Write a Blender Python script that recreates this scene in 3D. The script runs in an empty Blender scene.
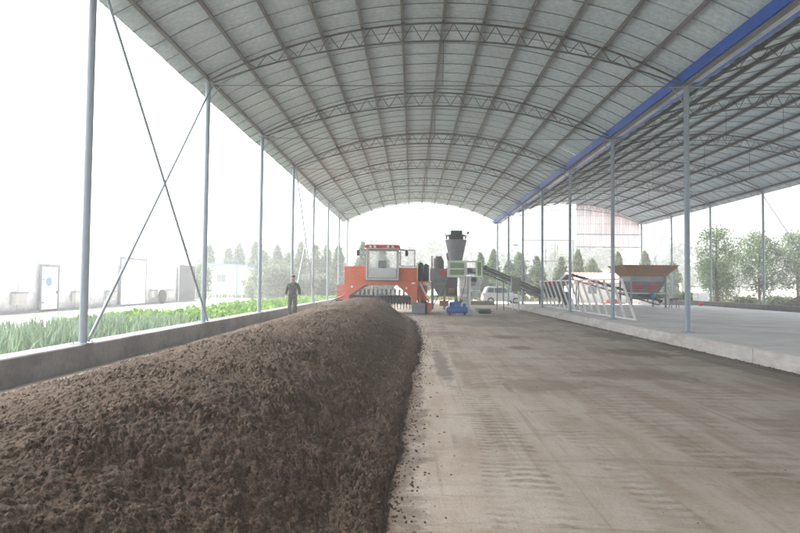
import bpy, math, random
import numpy as np
from mathutils import Vector, Matrix, Euler
R = math.radians
random.seed(11); RNG = np.random.default_rng(7)
sc = bpy.context.scene
col = sc.collection

# ------------------------------------------------------------------ camera, sky, sun, exposure
EYE = 1.626
PITCH, YAW, ROLL = 0.0336, 0.0223, 0.0107
fw = Vector((-math.sin(YAW)*math.cos(PITCH), math.cos(YAW)*math.cos(PITCH), math.sin(PITCH)))
rt = fw.cross(Vector((0, 0, 1))).normalized(); up = rt.cross(fw)
rt2 = rt*math.cos(ROLL) + up*math.sin(ROLL); up2 = up*math.cos(ROLL) - rt*math.sin(ROLL)
cam_d = bpy.data.cameras.new('camera'); cam = bpy.data.objects.new('camera', cam_d); col.objects.link(cam)
cam_d.sensor_width = 36; cam_d.lens = 548.3/800*36; cam_d.clip_start = .05; cam_d.clip_end = 3000
cam.matrix_world = Matrix(((rt2.x, up2.x, -fw.x, 0), (rt2.y, up2.y, -fw.y, 0), (rt2.z, up2.z, -fw.z, EYE), (0, 0, 0, 1)))
sc.camera = cam

SUN_EL, SUN_AZ = 52, -62          # azimuth from +Y towards +X: the light comes from the open left side
w = bpy.data.worlds.new('World'); sc.world = w; w.use_nodes = True
nt = w.node_tree; nt.nodes.clear()
sky = nt.nodes.new('ShaderNodeTexSky'); sky.sky_type = 'NISHITA'; sky.sun_disc = False
sky.sun_elevation = R(SUN_EL); sky.sun_rotation = R(SUN_AZ); sky.air_density = 1.0; sky.dust_density = 6.0; sky.ozone_density = 1.0
hs = nt.nodes.new('ShaderNodeHueSaturation'); hs.inputs['Saturation'].default_value = .22
bg = nt.nodes.new('ShaderNodeBackground'); bg.inputs['Strength'].default_value = .15
wo = nt.nodes.new('ShaderNodeOutputWorld')
nt.links.new(sky.outputs[0], hs.inputs['Color']); nt.links.new(hs.outputs[0], bg.inputs['Color']); nt.links.new(bg.outputs[0], wo.inputs['Surface'])
sl = bpy.data.lights.new('sun', 'SUN'); sl.energy = 1.2; sl.angle = R(25); sl.color = (1, .97, .93)
so = bpy.data.objects.new('sun', sl); col.objects.link(so); so.location = (-20, 10, 40)
sd = Vector((math.sin(R(SUN_AZ))*math.cos(R(SUN_EL)), math.cos(R(SUN_AZ))*math.cos(R(SUN_EL)), math.sin(R(SUN_EL))))
so.rotation_euler = sd.to_track_quat('Z', 'Y').to_euler()
sc.view_settings.view_transform = 'Standard'; sc.view_settings.look = 'None'
sc.view_settings.gamma = 1; sc.view_settings.use_curve_mapping = False
sc.view_settings.exposure = 2.36
sc.cycles.use_denoising = True; sc.cycles.adaptive_threshold = .006
sc.cycles.max_bounces = 8; sc.cycles.diffuse_bounces = 5; sc.cycles.volume_bounces = 1
sc.cycles.transparent_max_bounces = 8; sc.cycles.sample_clamp_indirect = 8
HAZE = .0036

# ------------------------------------------------------------------ materials
class NT:
    def __init__(s, m):
        m.use_nodes = True; s.t = m.node_tree; s.t.nodes.clear()
        s.b = s.n('ShaderNodeBsdfPrincipled'); o = s.n('ShaderNodeOutputMaterial'); s.out = o
        s.l(s.b.outputs[0], o.inputs['Surface'])
        s.tc = s.n('ShaderNodeTexCoord').outputs['Object']
    def n(s, k): return s.t.nodes.new(k)
    def l(s, a, b): s.t.links.new(a, b)
    def mapping(s, scale, rot=(0, 0, 0), loc=(0, 0, 0), src=None):
        m = s.n('ShaderNodeMapping'); m.inputs['Scale'].default_value = scale; m.inputs['Rotation'].default_value = rot
        m.inputs['Location'].default_value = loc; s.l(src or s.tc, m.inputs['Vector']); return m.outputs[0]
    def noise(s, scale, detail=4, rough=.55, vec=None, dist=0):
        x = s.n('ShaderNodeTexNoise'); x.inputs['Scale'].default_value = scale; x.inputs['Detail'].default_value = detail
        x.inputs['Roughness'].default_value = rough; x.inputs['Distortion'].default_value = dist
        s.l(vec or s.tc, x.inputs['Vector']); return x.outputs['Fac']
    def ramp(s, f, a, b, ca=0, cb=1):
        m = s.n('ShaderNodeMapRange'); m.inputs['From Min'].default_value = a; m.inputs['From Max'].default_value = b
        m.inputs['To Min'].default_value = ca; m.inputs['To Max'].default_value = cb; m.interpolation_type = 'SMOOTHSTEP'
        s.l(f, m.inputs['Value']); return m.outputs[0]
    def math(s, op, a, b=None):
        m = s.n('ShaderNodeMath'); m.operation = op
        for i, v in enumerate((a, b)):
            if v is None: continue
            if isinstance(v, (int, float)): m.inputs[i].default_value = v
            else: s.l(v, m.inputs[i])
        return m.outputs[0]
    def mix(s, f, a, b):
        m = s.n('ShaderNodeMix'); m.data_type = 'RGBA'
        for i, v in ((0, f), (6, a), (7, b)):
            if isinstance(v, (int, float)): m.inputs[i].default_value = v
            elif isinstance(v, tuple): m.inputs[i].default_value = (*v, 1)
            else: s.l(v, m.inputs[i])
        return m.outputs[2]
    def bump(s, h, strength=.3, dist=.01):
        m = s.n('ShaderNodeBump'); m.inputs['Strength'].default_value = strength; m.inputs['Distance'].default_value = dist
        s.l(h, m.inputs['Height']); s.l(m.outputs[0], s.b.inputs['Normal'])
    def color(s, c): 
        if isinstance(c, tuple): s.b.inputs['Base Color'].default_value = (*c, 1)
        else: s.l(c, s.b.inputs['Base Color'])
    def set(s, rough=.6, metal=0, **k):
        s.b.inputs['Roughness'].default_value = rough; s.b.inputs['Metallic'].default_value = metal
        for a, v in k.items(): s.b.inputs[a.replace('_', ' ')].default_value = v
    def xyz(s):
        m = s.n('ShaderNodeSeparateXYZ'); s.l(s.tc, m.inputs[0]); return m.outputs

MATS = {}
def mat(name, c, rough=.6, metal=0, dirt=None, amt=.5, scale=3., lo=.45, hi=.7, bump=0, bscale=30, rnd=0, grain=.13):
    """painted / plain surface with blotchy dirt, fine grain and relief"""
    m = bpy.data.materials.new(name); N = NT(m); N.set(rough, metal)
    c0 = c
    if dirt is not None:
        f = N.math('MULTIPLY', N.ramp(N.noise(scale, 6, .65), lo, hi), amt); c0 = N.mix(f, c0, dirt)
    f2 = N.ramp(N.noise(scale*9, 3), .3, .7, 1-grain, 1+grain*.6)
    mm = N.n('ShaderNodeVectorMath'); mm.operation = 'SCALE'
    if isinstance(c0, tuple): mm.inputs[0].default_value = c0
    else: N.l(c0, mm.inputs[0])
    N.l(f2, mm.inputs['Scale']); c0 = mm.outputs[0]
    if rnd:
        oi = N.n('ShaderNodeObjectInfo'); k = N.ramp(oi.outputs['Random'], 0, 1, 1-rnd, 1+rnd)
        m2 = N.n('ShaderNodeVectorMath'); m2.operation = 'SCALE'; N.l(c0, m2.inputs[0]); N.l(k, m2.inputs['Scale']); c0 = m2.outputs[0]
    N.color(c0)
    if bump: N.bump(N.noise(bscale, 4), bump, .01)
    MATS[name] = m; return m

mat('steel_column', (.27, .325, .38), .5, .1, (.22, .23, .24), .35, .6, grain=.04)
mat('steel_dark', (.13, .135, .14), .6, .2, (.12, .07, .045), .5, 2.)
mat('purlin', (.2, .2, .205), .6, .1, (.12, .08, .06), .4, 1.)
mat('steel_black', (.025, .026, .03), .55, 0, (.08, .07, .06), .5, 3)
mat('steel_grey', (.22, .24, .26), .5, .1, (.13, .11, .1), .5, 3)
mat('lap_shadow', (.2, .215, .235), .8)  # shadow gap at the roof laps, painted as a dark colour on the lip
mat('roof_sheet', (.54, .635, .70), .5, 0, (.44, .51, .56), .4, .9, .45, .72, rnd=.05)
mat('gutter_blue', (.035, .13, .55), .35, 0, (.02, .06, .3), .4, .8)
mat('gutter_lining', (.5, .56, .68), .35, 0, (.12, .22, .55), .7, .5, .4, .6)
mat('wall_concrete', (.21, .2, .19), .9, 0, (.11, .105, .1), .8, 1.2, .4, .65, bump=.35, bscale=18)
mat('kerb_concrete', (.5, .49, .475), .9, 0, (.3, .27, .235), .7, 1.1, .42, .66, bump=.3, bscale=16)
mat('orange_paint', (.62, .125, .05), .45, 0, (.33, .16, .1), .45, 2.2)
mat('red_paint', (.6, .04, .035), .45, 0, (.3, .05, .04), .4, 3)
mat('white_paint', (.74, .75, .74), .5, 0, (.5, .47, .42), .45, 2.5)
mat('white_wall', (.8, .8, .79), .7, 0, (.62, .62, .6), .4, .7)
mat('white_film', (.82, .83, .84), .6, 0, (.66, .68, .7), .5, .5, bump=.08, bscale=2)
mat('pale_metal', (.55, .57, .58), .45, .2, (.35, .34, .32), .4, 3)
mat('green_paint', (.2, .36, .17), .5, 0, (.13, .2, .1), .4, 3)
mat('dark_green_paint', (.03, .1, .06), .5)
mat('blue_paint', (.02, .13, .42), .4, 0, (.03, .07, .18), .4, 3)
mat('teal_paint', (.04, .22, .33), .45)
mat('rust', (.36, .17, .06), .85, 0, (.2, .16, .15), .9, 1.8, .42, .6, bump=.3)
mat('rubber', (.02, .02, .021), .8, 0, (.08, .07, .06), .6, 4)
mat('compost_on_belt', (.055, .04, .03), .95, 0, (.03, .022, .017), .8, 8, bump=.6)
mat('car_paint', (.78, .79, .8), .25, 0, (.66, .65, .63), .3, 1.5)
mat('chrome', (.6, .61, .62), .3, .8)
mat('lamp_red', (.5, .03, .03), .25); mat('lamp_clear', (.7, .72, .74), .15)
mat('sticker', (.8, .8, .78), .5)
mat('roof_tile_pink', (.5, .27, .22), .8, 0, (.42, .3, .27), .6, 1.5)
mat('brick_red', (.36, .12, .08), .85, 0, (.24, .12, .09), .5, 6, rnd=.2)
mat('hut_blue', (.16, .3, .48), .5)
mat('cabinet_grey', (.3, .3, .27), .5, .0, (.2, .19, .17), .4, 4)
mat('board_dark', (.075, .072, .08), .8, 0, (.12, .11, .11), .6, 1.5)
mat('bark', (.11, .085, .065), .9, 0, (.06, .05, .04), .6, 6, bump=.5)
mat('fence_white', (.55, .54, .5), .8, 0, (.38, .36, .32), .5, 2)
mat('grille', (.12, .13, .13), .6)
mat('skin', (.42, .26, .19), .55); mat('hair', (.012, .011, .01), .6); mat('glove', (.55, .53, .5), .8)
mat('jacket', (.055, .06, .042), .9, 0, (.11, .115, .075), .9, 9, .42, .6, bump=.3)
mat('trousers', (.085, .095, .06), .9, 0, (.045, .05, .035), .8, 9, .42, .6, bump=.3)
mat('shoe', (.02, .02, .018), .7); mat('eye_dark', (.01, .01, .01), .3); mat('lips', (.28, .11, .09), .5)
mat('collar', (.14, .17, .2), .8)
m = bpy.data.materials.new('cab_glass'); N = NT(m); N.set(.03, 0, IOR=1.45); N.color((.72, .8, .8))
N.b.inputs['Alpha'].default_value = .14; MATS['cab_glass'] = m
m = bpy.data.materials.new('window_dark'); N = NT(m); N.set(.08); N.color((.03, .035, .04)); MATS['window_dark'] = m
m = bpy.data.materials.new('window_grey'); N = NT(m); N.set(.12); N.color((.16, .19, .22)); MATS['window_grey'] = m

def leafmat(name, c1, c2, tr=.35):
    m = bpy.data.materials.new(name); N = NT(m); N.set(.7)
    g = N.n('ShaderNodeNewGeometry'); f = N.math('MULTIPLY', N.math('ADD', g.outputs['Random Per Island'], N.noise(.8, 2)), .5)
    c = N.mix(N.ramp(f, .25, .75), c1, c2); N.color(c)
    t = N.n('ShaderNodeBsdfTranslucent'); N.l(c, t.inputs['Color'])
    a = N.n('ShaderNodeMixShader'); a.inputs[0].default_value = tr
    N.l(N.b.outputs[0], a.inputs[1]); N.l(t.outputs[0], a.inputs[2]); N.l(a.outputs[0], N.out.inputs['Surface'])
    MATS[name] = m
leafmat('leaf_conifer', (.07, .115, .055), (.14, .2, .085))
leafmat('leaf_broad', (.1, .15, .08), (.17, .22, .12))
leafmat('leaf_willow', (.1, .135, .075), (.165, .2, .115))
leafmat('leaf_far', (.05, .085, .04), (.09, .13, .06))
leafmat('leaf_leek', (.1, .16, .1), (.22, .3, .2))
leafmat('leaf_crop', (.08, .19, .025), (.2, .34, .06))
leafmat('leaf_grass', (.1, .13, .04), (.22, .21, .09))

def filmmat(name, c, tr):
    m = bpy.data.materials.new(name); N = NT(m); N.set(.5); c2 = N.mix(N.ramp(N.noise(.6, 4), .4, .7), c, tuple(x*.85 for x in c)); N.color(c2)
    t = N.n('ShaderNodeBsdfTranslucent'); N.l(c2, t.inputs['Color']); a = N.n('ShaderNodeMixShader'); a.inputs[0].default_value = tr
    N.l(N.b.outputs[0], a.inputs[1]); N.l(t.outputs[0], a.inputs[2]); N.l(a.outputs[0], N.out.inputs['Surface']); MATS[name] = m
filmmat('pink_sheet', (.78, .71, .735), .42)
# compost
m = bpy.data.materials.new('compost'); N = NT(m); N.set(.95); N.b.inputs['Specular IOR Level'].default_value = .15
big = N.noise(.55, 4, .6); fine = N.noise(52, 5, .75); mid = N.noise(7, 4, .6)
c = N.mix(N.ramp(fine, .32, .68), (.034, .0245, .018), (.125, .092, .067))
c = N.mix(N.math('MULTIPLY', N.ramp(big, .42, .65), .5), c, (.085, .063, .046))
c = N.mix(N.math('MULTIPLY', N.ramp(mid, .35, .7), .35), c, (.045, .031, .022))
straw = N.ramp(N.noise(95, 2, .5), .68, .74); c = N.mix(N.math('MULTIPLY', straw, .5), c, (.2, .145, .09))
N.color(c)
N.bump(N.math('ADD', N.math('MULTIPLY', fine, .6), N.noise(140, 3, .7)), .75, .012); MATS['compost'] = m

# trodden, dusty concrete yard floor
m = bpy.data.materials.new('yard_floor'); N = NT(m); N.set(.88); N.b.inputs['Specular IOR Level'].default_value = .25
X, Y, Z = N.xyz()
lng = N.mapping((1., .16, 1)); crs = N.mapping((.3, 1.6, 1))
base = N.mix(N.ramp(N.noise(.5, 6, .62), .35, .68), (.36, .315, .268), (.25, .2, .155))
base = N.mix(N.math('MULTIPLY', N.ramp(N.noise(2.2, 5, .65, lng), .42, .62), .55), base, (.4, .365, .32))
base = N.mix(N.math('MULTIPLY', N.ramp(N.noise(1.4, 6, .7, crs, .8), .52, .7), .55), base, (.17, .132, .1))
base = N.mix(N.math('MULTIPLY', N.ramp(N.noise(5.5, 5, .7), .55, .75), .45), base, (.15, .118, .09))
base = N.mix(N.math('MULTIPLY', N.ramp(N.noise(28, 6, .8), .48, .7), .4), base, (.15, .122, .098)); base = N.mix(N.math('MULTIPLY', N.ramp(N.noise(17, 6, .8, N.mapping((1, 1, 1), loc=(5, 3, 1))), .54, .72), .35), base, (.46, .43, .39))
wob = N.math('MULTIPLY', N.math('SUBTRACT', N.noise(.35, 2), .5), .5)
hs_ = []
def track(x0, slope, half, freq, tilt, strength, tone):
    """tread marks along a line x = x0 + slope*y"""
    global base
    d = N.math('SUBTRACT', X, N.math('ADD', N.math('MULTIPLY', Y, slope), x0)); d = N.math('ADD', d, wob)
    ad = N.math('ABSOLUTE', d)
    band = N.ramp(ad, half*.75, half*1.1, 1, 0)
    ph = N.math('ADD', N.math('MULTIPLY', Y, freq*6.283), N.math('MULTIPLY', ad, tilt))
    ph = N.math('ADD', ph, N.math('MULTIPLY', N.noise(2.2, 4, .65), 6))
    wv = N.math('MULTIPLY', N.ramp(N.math('SINE', ph), -.5, .6), N.ramp(N.noise(7, 4, .7), .3, .65, .25, 1))
    msk = N.math('MULTIPLY', band, N.ramp(N.noise(.9, 4, .65), .38, .56, .06, 1))
    h = N.math('MULTIPLY', msk, wv); hs_.append(h)
    base = N.mix(N.math('MULTIPLY', h, strength), base, tone)
dk = (.14, .108, .082); lt = (.36, .335, .3)
track(.95, .012, .2, 7, 8, .75, dk); track(.62, .03, .13, 9, -10, .6, dk); track(2.1, -.05, .16, 7, -8, .5, dk)
track(3.0, .045, .55, 4.2, 2.5, .4, dk); track(4.6, .01, .6, 4, -2, .42, dk); track(6.0, .03, .4, 5, 3, .35, dk)
track(1.4, .09, .2, 8, 6, .4, lt); track(3.6, -.12, .25, 6, 6, .4, dk)
# dusty line scrapes
scr = N.ramp(N.noise(9, 3, .6, N.mapping((1, .035, 1), (0, 0, -.05))), .55, .68)
base = N.mix(N.math('MULTIPLY', scr, .35), base, (.17, .14, .11))
def stain(x, y, rx, ry, tone, a=.75):
    global base
    dx = N.math('DIVIDE', N.math('SUBTRACT', X, x), rx); dy = N.math('DIVIDE', N.math('SUBTRACT', Y, y), ry)
    q = N.math('SQRT', N.math('ADD', N.math('MULTIPLY', dx, dx), N.math('MULTIPLY', dy, dy)))
    q = N.math('ADD', q, N.math('MULTIPLY', N.math('SUBTRACT', N.noise(1.7, 6, .72, None, .6), .5), 2.6))
    base = N.mix(N.math('MULTIPLY', N.ramp(q, .55, 1.1, 1, 0), a), base, tone)
for s_ in ((.62, 11.6, .17, 3.0, (.125, .108, .095), .75), (3.0, 17.6, .55, .8, (.13, .105, .085), .7), (1.2, 18.5, .9, 1.3, (.15, .12, .095), .55),
           (5.6, 13.8, 1.0, .9, (.13, .1, .078), .7), (2.9, 14.6, .4, .5, (.12, .095, .072), .7), (4.2, 10.4, 1.3, .8, (.16, .125, .098), .6),
           (2.2, 9.2, 1.1, .7, (.165, .128, .1), .55), (6.6, 18.6, .7, 2.4, (.13, .108, .09), .6), (6.9, 11.5, .5, 5.5, (.13, .11, .092), .6),
           (1.55, 8.9, .07, .6, (.13, .1, .08), .5), (3.3, 24, 2.4, 1.8, (.17, .145, .12), .5), (5.2, 6.6, 1.2, 1.0, (.165, .13, .1), .5),
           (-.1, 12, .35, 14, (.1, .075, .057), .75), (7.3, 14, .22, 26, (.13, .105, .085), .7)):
    stain(*s_)
N.color(base)
hh = N.noise(45, 4, .7)
for h in hs_: hh = N.math('SUBTRACT', hh, N.math('MULTIPLY', h, .8))
hh = N.math('ADD', hh, N.math('MULTIPLY', N.noise(4, 4), 1.2)); N.bump(hh, .55, .018); MATS['yard_floor'] = m

m = bpy.data.materials.new('platform_concrete'); N = NT(m); N.set(.8)
base = N.mix(N.ramp(N.noise(.6, 6, .65), .38, .68), (.58, .575, .56), (.46, .45, .43))
base = N.mix(N.math('MULTIPLY', N.ramp(N.noise(1.3, 5, .65, N.mapping((.25, 1.3, 1))), .52, .7), .5), base, (.22, .21, .2))
base = N.mix(N.math('MULTIPLY', N.ramp(N.noise(40, 3), .5, .8), .3), base, (.2, .18, .16)); N.color(base); N.bump(N.noise(25, 4), .25, .01)
MATS['platform_concrete'] = m
m = bpy.data.materials.new('ground_soil'); N = NT(m); N.set(.95)
base = N.mix(N.ramp(N.noise(.12, 6, .6), .4, .62), (.27, .235, .18), (.14, .16, .065))
base = N.mix(N.math('MULTIPLY', N.ramp(N.noise(1.5, 6, .7), .45, .7), .6), base, (.19, .15, .105)); N.color(base); N.bump(N.noise(6, 5), .4, .04)
MATS['ground_soil'] = m
mat('path_concrete', (.46, .44, .41), .85, 0, (.33, .3, .26), .7, .5, .4, .66, bump=.2)
mat('bed_soil', (.12, .09, .065), .95, 0, (.07, .055, .04), .8, 3, bump=.5)
mat('dirt_heap', (.11, .085, .065), .95, 0, (.06, .045, .035), .8, 4, bump=.7)

# ------------------------------------------------------------------ mesh builder
class MB:
    def __init__(s): s.v = []; s.f = []; s.sm = []
    def add(s, vs, fs, smooth=False):
        o = len(s.v); s.v += [tuple(v) for v in vs]; s.f += [tuple(i+o for i in f) for f in fs]; s.sm += [smooth]*len(fs); return s
    def box(s, x0, x1, y0, y1, z0, z1):
        return s.add([(x0, y0, z0), (x1, y0, z0), (x1, y1, z0), (x0, y1, z0), (x0, y0, z1), (x1, y0, z1), (x1, y1, z1), (x0, y1, z1)],
                     [(0, 3, 2, 1), (4, 5, 6, 7), (0, 1, 5, 4), (1, 2, 6, 5), (2, 3, 7, 6), (3, 0, 4, 7)])
    def bar(s, p, q, w, h=None, ref=None):
        p = Vector(p); q = Vector(q); h = h or w; d = (q-p).normalized()
        r = Vector(ref) if ref else (Vector((0, 0, 1)) if abs(d.z) < .95 else Vector((0, 1, 0)))
        a = d.cross(r).normalized()*w/2; b = a.normalized().cross(d).normalized()*h/2
        vs = [p-a-b, p+a-b, p+a+b, p-a+b, q-a-b, q+a-b, q+a+b, q-a+b]
        return s.add(vs, [(0, 3, 2, 1), (4, 5, 6, 7), (0, 1, 5, 4), (1, 2, 6, 5), (2, 3, 7, 6), (3, 0, 4, 7)])
    def tube(s, p, q, r0, r1=None, n=10, caps=True):
        r1 = r0 if r1 is None else r1; p = Vector(p); q = Vector(q); d = (q-p).normalized()
        a = d.orthogonal().normalized(); b = d.cross(a); vs = []
        for c, r in ((p, r0), (q, r1)):
            vs += [c + a*r*math.cos(2*math.pi*i/n) + b*r*math.sin(2*math.pi*i/n) for i in range(n)]
        s.add(vs, [(i, (i+1) % n, n+(i+1) % n, n+i) for i in range(n)], True)
        if caps: s.add(vs[:n], [tuple(range(n-1, -1, -1))]); s.add(vs[n:], [tuple(range(n))])
        return s
    def path(s, pts, r, n=8):
        for a, b in zip(pts[:-1], pts[1:]): s.tube(a, b, r, n=n)
        return s
    def prism(s, pts, ext):
        e = Vector(ext); n = len(pts); P = [Vector(p) for p in pts]; vs = P + [p+e for p in P]
        return s.add(vs, [tuple(range(n-1, -1, -1)), tuple(range(n, 2*n))] + [(i, (i+1) % n, n+(i+1) % n, n+i) for i in range(n)])
    def loft(s, rings, caps=True, smooth=False):
        n = len(rings[0]); vs = [p for r in rings for p in r]
        s.add(vs, [(k*n+i, k*n+(i+1) % n, (k+1)*n+(i+1) % n, (k+1)*n+i) for k in range(len(rings)-1) for i in range(n)], smooth)
        if caps: s.add(rings[0], [tuple(range(n-1, -1, -1))]); s.add(rings[-1], [tuple(range(n))])
        return s
    def lathe(s, prof, c=(0, 0, 0), axis='z', n=16, smooth=True):
        rings = []
        for r, h in prof:
            ring = []
            for i in range(n):
                a = 2*math.pi*i/n; u, v = r*math.cos(a), r*math.sin(a)
                p = {'z': (u, v, h), 'x': (h, u, v), 'y': (u, h, v)}[axis]; ring.append((p[0]+c[0], p[1]+c[1], p[2]+c[2]))
            rings.append(ring)
        return s.loft(rings, True, smooth)
    def ball(s, c, r, n=10, k=6):
        r = (r, r, r) if isinstance(r, (int, float)) else r
        rings = [[(c[0]+r[0]*math.sin(math.pi*j/k)*math.cos(2*math.pi*i/n), c[1]+r[1]*math.sin(math.pi*j/k)*math.sin(2*math.pi*i/n), c[2]-r[2]*math.cos(math.pi*j/k)) for i in range(n)] for j in range(k+1)]
        rings[0] = [(c[0]+.02*r[0]*math.cos(2*math.pi*i/n), c[1]+.02*r[1]*math.sin(2*math.pi*i/n), c[2]-r[2]) for i in range(n)]
        rings[-1] = [(c[0]+.02*r[0]*math.cos(2*math.pi*i/n), c[1]+.02*r[1]*math.sin(2*math.pi*i/n), c[2]+r[2]) for i in range(n)]
        return s.loft(rings, True, True)
    def mesh(s, name):
        me = bpy.data.meshes.new(name); me.from_pydata(s.v, [], s.f); me.polygons.foreach_set('use_smooth', s.sm); me.update(); return me
    def build(s, name, material, parent=None, bevel=0):
        o = obj(name, s.mesh(name), material, parent)
        if bevel:
            b = o.modifiers.new('Bevel', 'BEVEL'); b.width = bevel; b.segments = 2; b.limit_method = 'ANGLE'
        return o

def obj(name, me, material=None, parent=None):
    o = bpy.data.objects.new(name, me); col.objects.link(o)
    if material and me is not None and not len(me.materials): me.materials.append(MATS[material])
    if parent is not None: o.parent = parent
    return o
def tag(o, label, cat, group=None, kind=None):
    o['label'] = label; o['category'] = cat
    if group: o['group'] = group
    if kind: o['kind'] = kind
    return o
def thing(name, loc, label, cat, group=None, rz=0):
    o = bpy.data.objects.new(name, None); col.objects.link(o); o.location = loc; o.rotation_euler = (0, 0, rz); o.empty_display_size = .2
    return tag(o, label, cat, group)
def struct(o, label=None):
    o['kind'] = 'structure'
    if label: o['label'] = label
    return o
def npmesh(name, v, f, smooth=False):
    v = np.asarray(v, np.float32); f = np.asarray(f, np.int32); k = f.shape[1]
    me = bpy.data.meshes.new(name); me.vertices.add(len(v)); me.vertices.foreach_set('co', v.ravel())
    me.loops.add(f.size); me.loops.foreach_set('vertex_index', f.ravel())
    me.polygons.add(len(f)); me.polygons.foreach_set('loop_start', np.arange(0, f.size, k, dtype=np.int32))
    me.polygons.foreach_set('use_smooth', np.full(len(f), smooth)); me.update(calc_edges=True); return me
ORD = ['first', 'second', 'third', 'fourth', 'fifth', 'sixth', 'seventh', 'eighth', 'ninth', 'tenth', 'eleventh', 'twelfth', 'thirteenth', 'fourteenth', 'fifteenth']

# numpy noise
def vnoise(x, y, seed=0):
    xi = np.floor(x).astype(np.int64); yi = np.floor(y).astype(np.int64); xf = x-xi; yf = y-yi
    def h(a, b):
        n = (a*374761393 + b*668265263 + seed*1442695041) & 0xffffffff
        n = ((n ^ (n >> 13))*1274126177) & 0xffffffff
        return ((n ^ (n >> 16)) & 0xffff)/65535.
    u = xf*xf*(3-2*xf); v = yf*yf*(3-2*yf)
    return (h(xi, yi)*(1-u)+h(xi+1, yi)*u)*(1-v) + (h(xi, yi+1)*(1-u)+h(xi+1, yi+1)*u)*v
def fbm(x, y, o=4, seed=0):
    t = 0; a = .5
    for k in range(o): t = t + a*vnoise(x*2**k+k*17.3, y*2**k+k*9.1, seed+k); a *= .5
    return t
def lumps(x, y, seed=0):
    """rounded clods: height of jittered half-spheres"""
    xi = np.floor(x).astype(np.int64); yi = np.floor(y).astype(np.int64); best = np.zeros_like(x)
    def h(a, b, k):
        n = (a*374761393 + b*668265263 + (seed*7+k)*1442695041) & 0xffffffff
        n = ((n ^ (n >> 13))*1274126177) & 0xffffffff
        return ((n ^ (n >> 16)) & 0xffff)/65535.
    for dx in (-1, 0, 1):
        for dy in (-1, 0, 1):
            cx = xi+dx; cy = yi+dy; r = .3+.55*h(cx, cy, 3)**2
            d2 = (x-cx-h(cx, cy, 1))**2 + (y-cy-h(cx, cy, 2))**2
            best = np.maximum(best, np.sqrt(np.maximum(r*r-d2, 0)))
    return best

# ------------------------------------------------------------------ ground, floor, platform, path
XL, XR, XR2 = -6.24, 8.10, 21.7
YC0, SP = 16.32, 6.0
PLZ = .33
g = MB(); g.add([(-600, -200, -.06), (600, -200, -.06), (600, 900, -.06), (-600, 900, -.06)], [(0, 1, 2, 3)])
struct(g.build('ground', 'ground_soil'))
struct(MB().box(-6.13, 7.49, -26, 57, -.3, 0).build('floor', 'yard_floor'))
struct(MB().box(7.49, 26, 41.6, 57, -.3, -.004).build('pavement', 'path_concrete'))
pf = struct(MB().box(7.492, 21.55, -26, 41.6, -.3, PLZ).build('platform', 'platform_concrete'))
# kerb stones along the platform edge: real blocks with joints
kb = MB().box(7.44, 7.489, -.99, .99, -.05, PLZ-.004).mesh('kerb_stone'); kb.materials.append(MATS['kerb_concrete'])
for i in range(8):
    o = obj('kerb_stone', kb, None, pf); o.location = (random.uniform(-.004, .004), YC0+SP*(i-3)-1.15, random.uniform(-.006, .002)); o.scale = (1, 3.025, 1)
struct(MB().box(-19.6, -12.0, -20, 90, -.3, -.02).build('path', 'path_concrete'))
struct(MB().box(22.2, 30, 14, 60, -.3, -.03).build('path', 'path_concrete'), 'pale concrete path beyond the right low wall')
struct(MB().box(-11.6, -6.56, -14, 62, -.3, .02).build('vegetable_bed_soil', 'bed_soil'))

# ------------------------------------------------------------------ low walls
lw = MB()
lw.prism([(-6.56, -26, -.3), (-6.11, -26, -.3), (-6.11, -26, .43), (-6.13, -26, .45), (-6.54, -26, .45), (-6.56, -26, .43)], (0, 82, 0))
tag(lw.build('low_wall', 'wall_concrete'), 'long low grey concrete wall carrying the left row of shed columns', 'wall')
rw = MB(); rw.prism([(21.56, -26, -.3), (21.9, -26, -.3), (21.9, -26, .64), (21.88, -26, .66), (21.58, -26, .66), (21.56, -26, .64)], (0, 80.5, 0))
tag(rw.build('low_wall', 'wall_concrete'), 'low concrete wall under the far right row of columns beyond the platform', 'wall')

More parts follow.
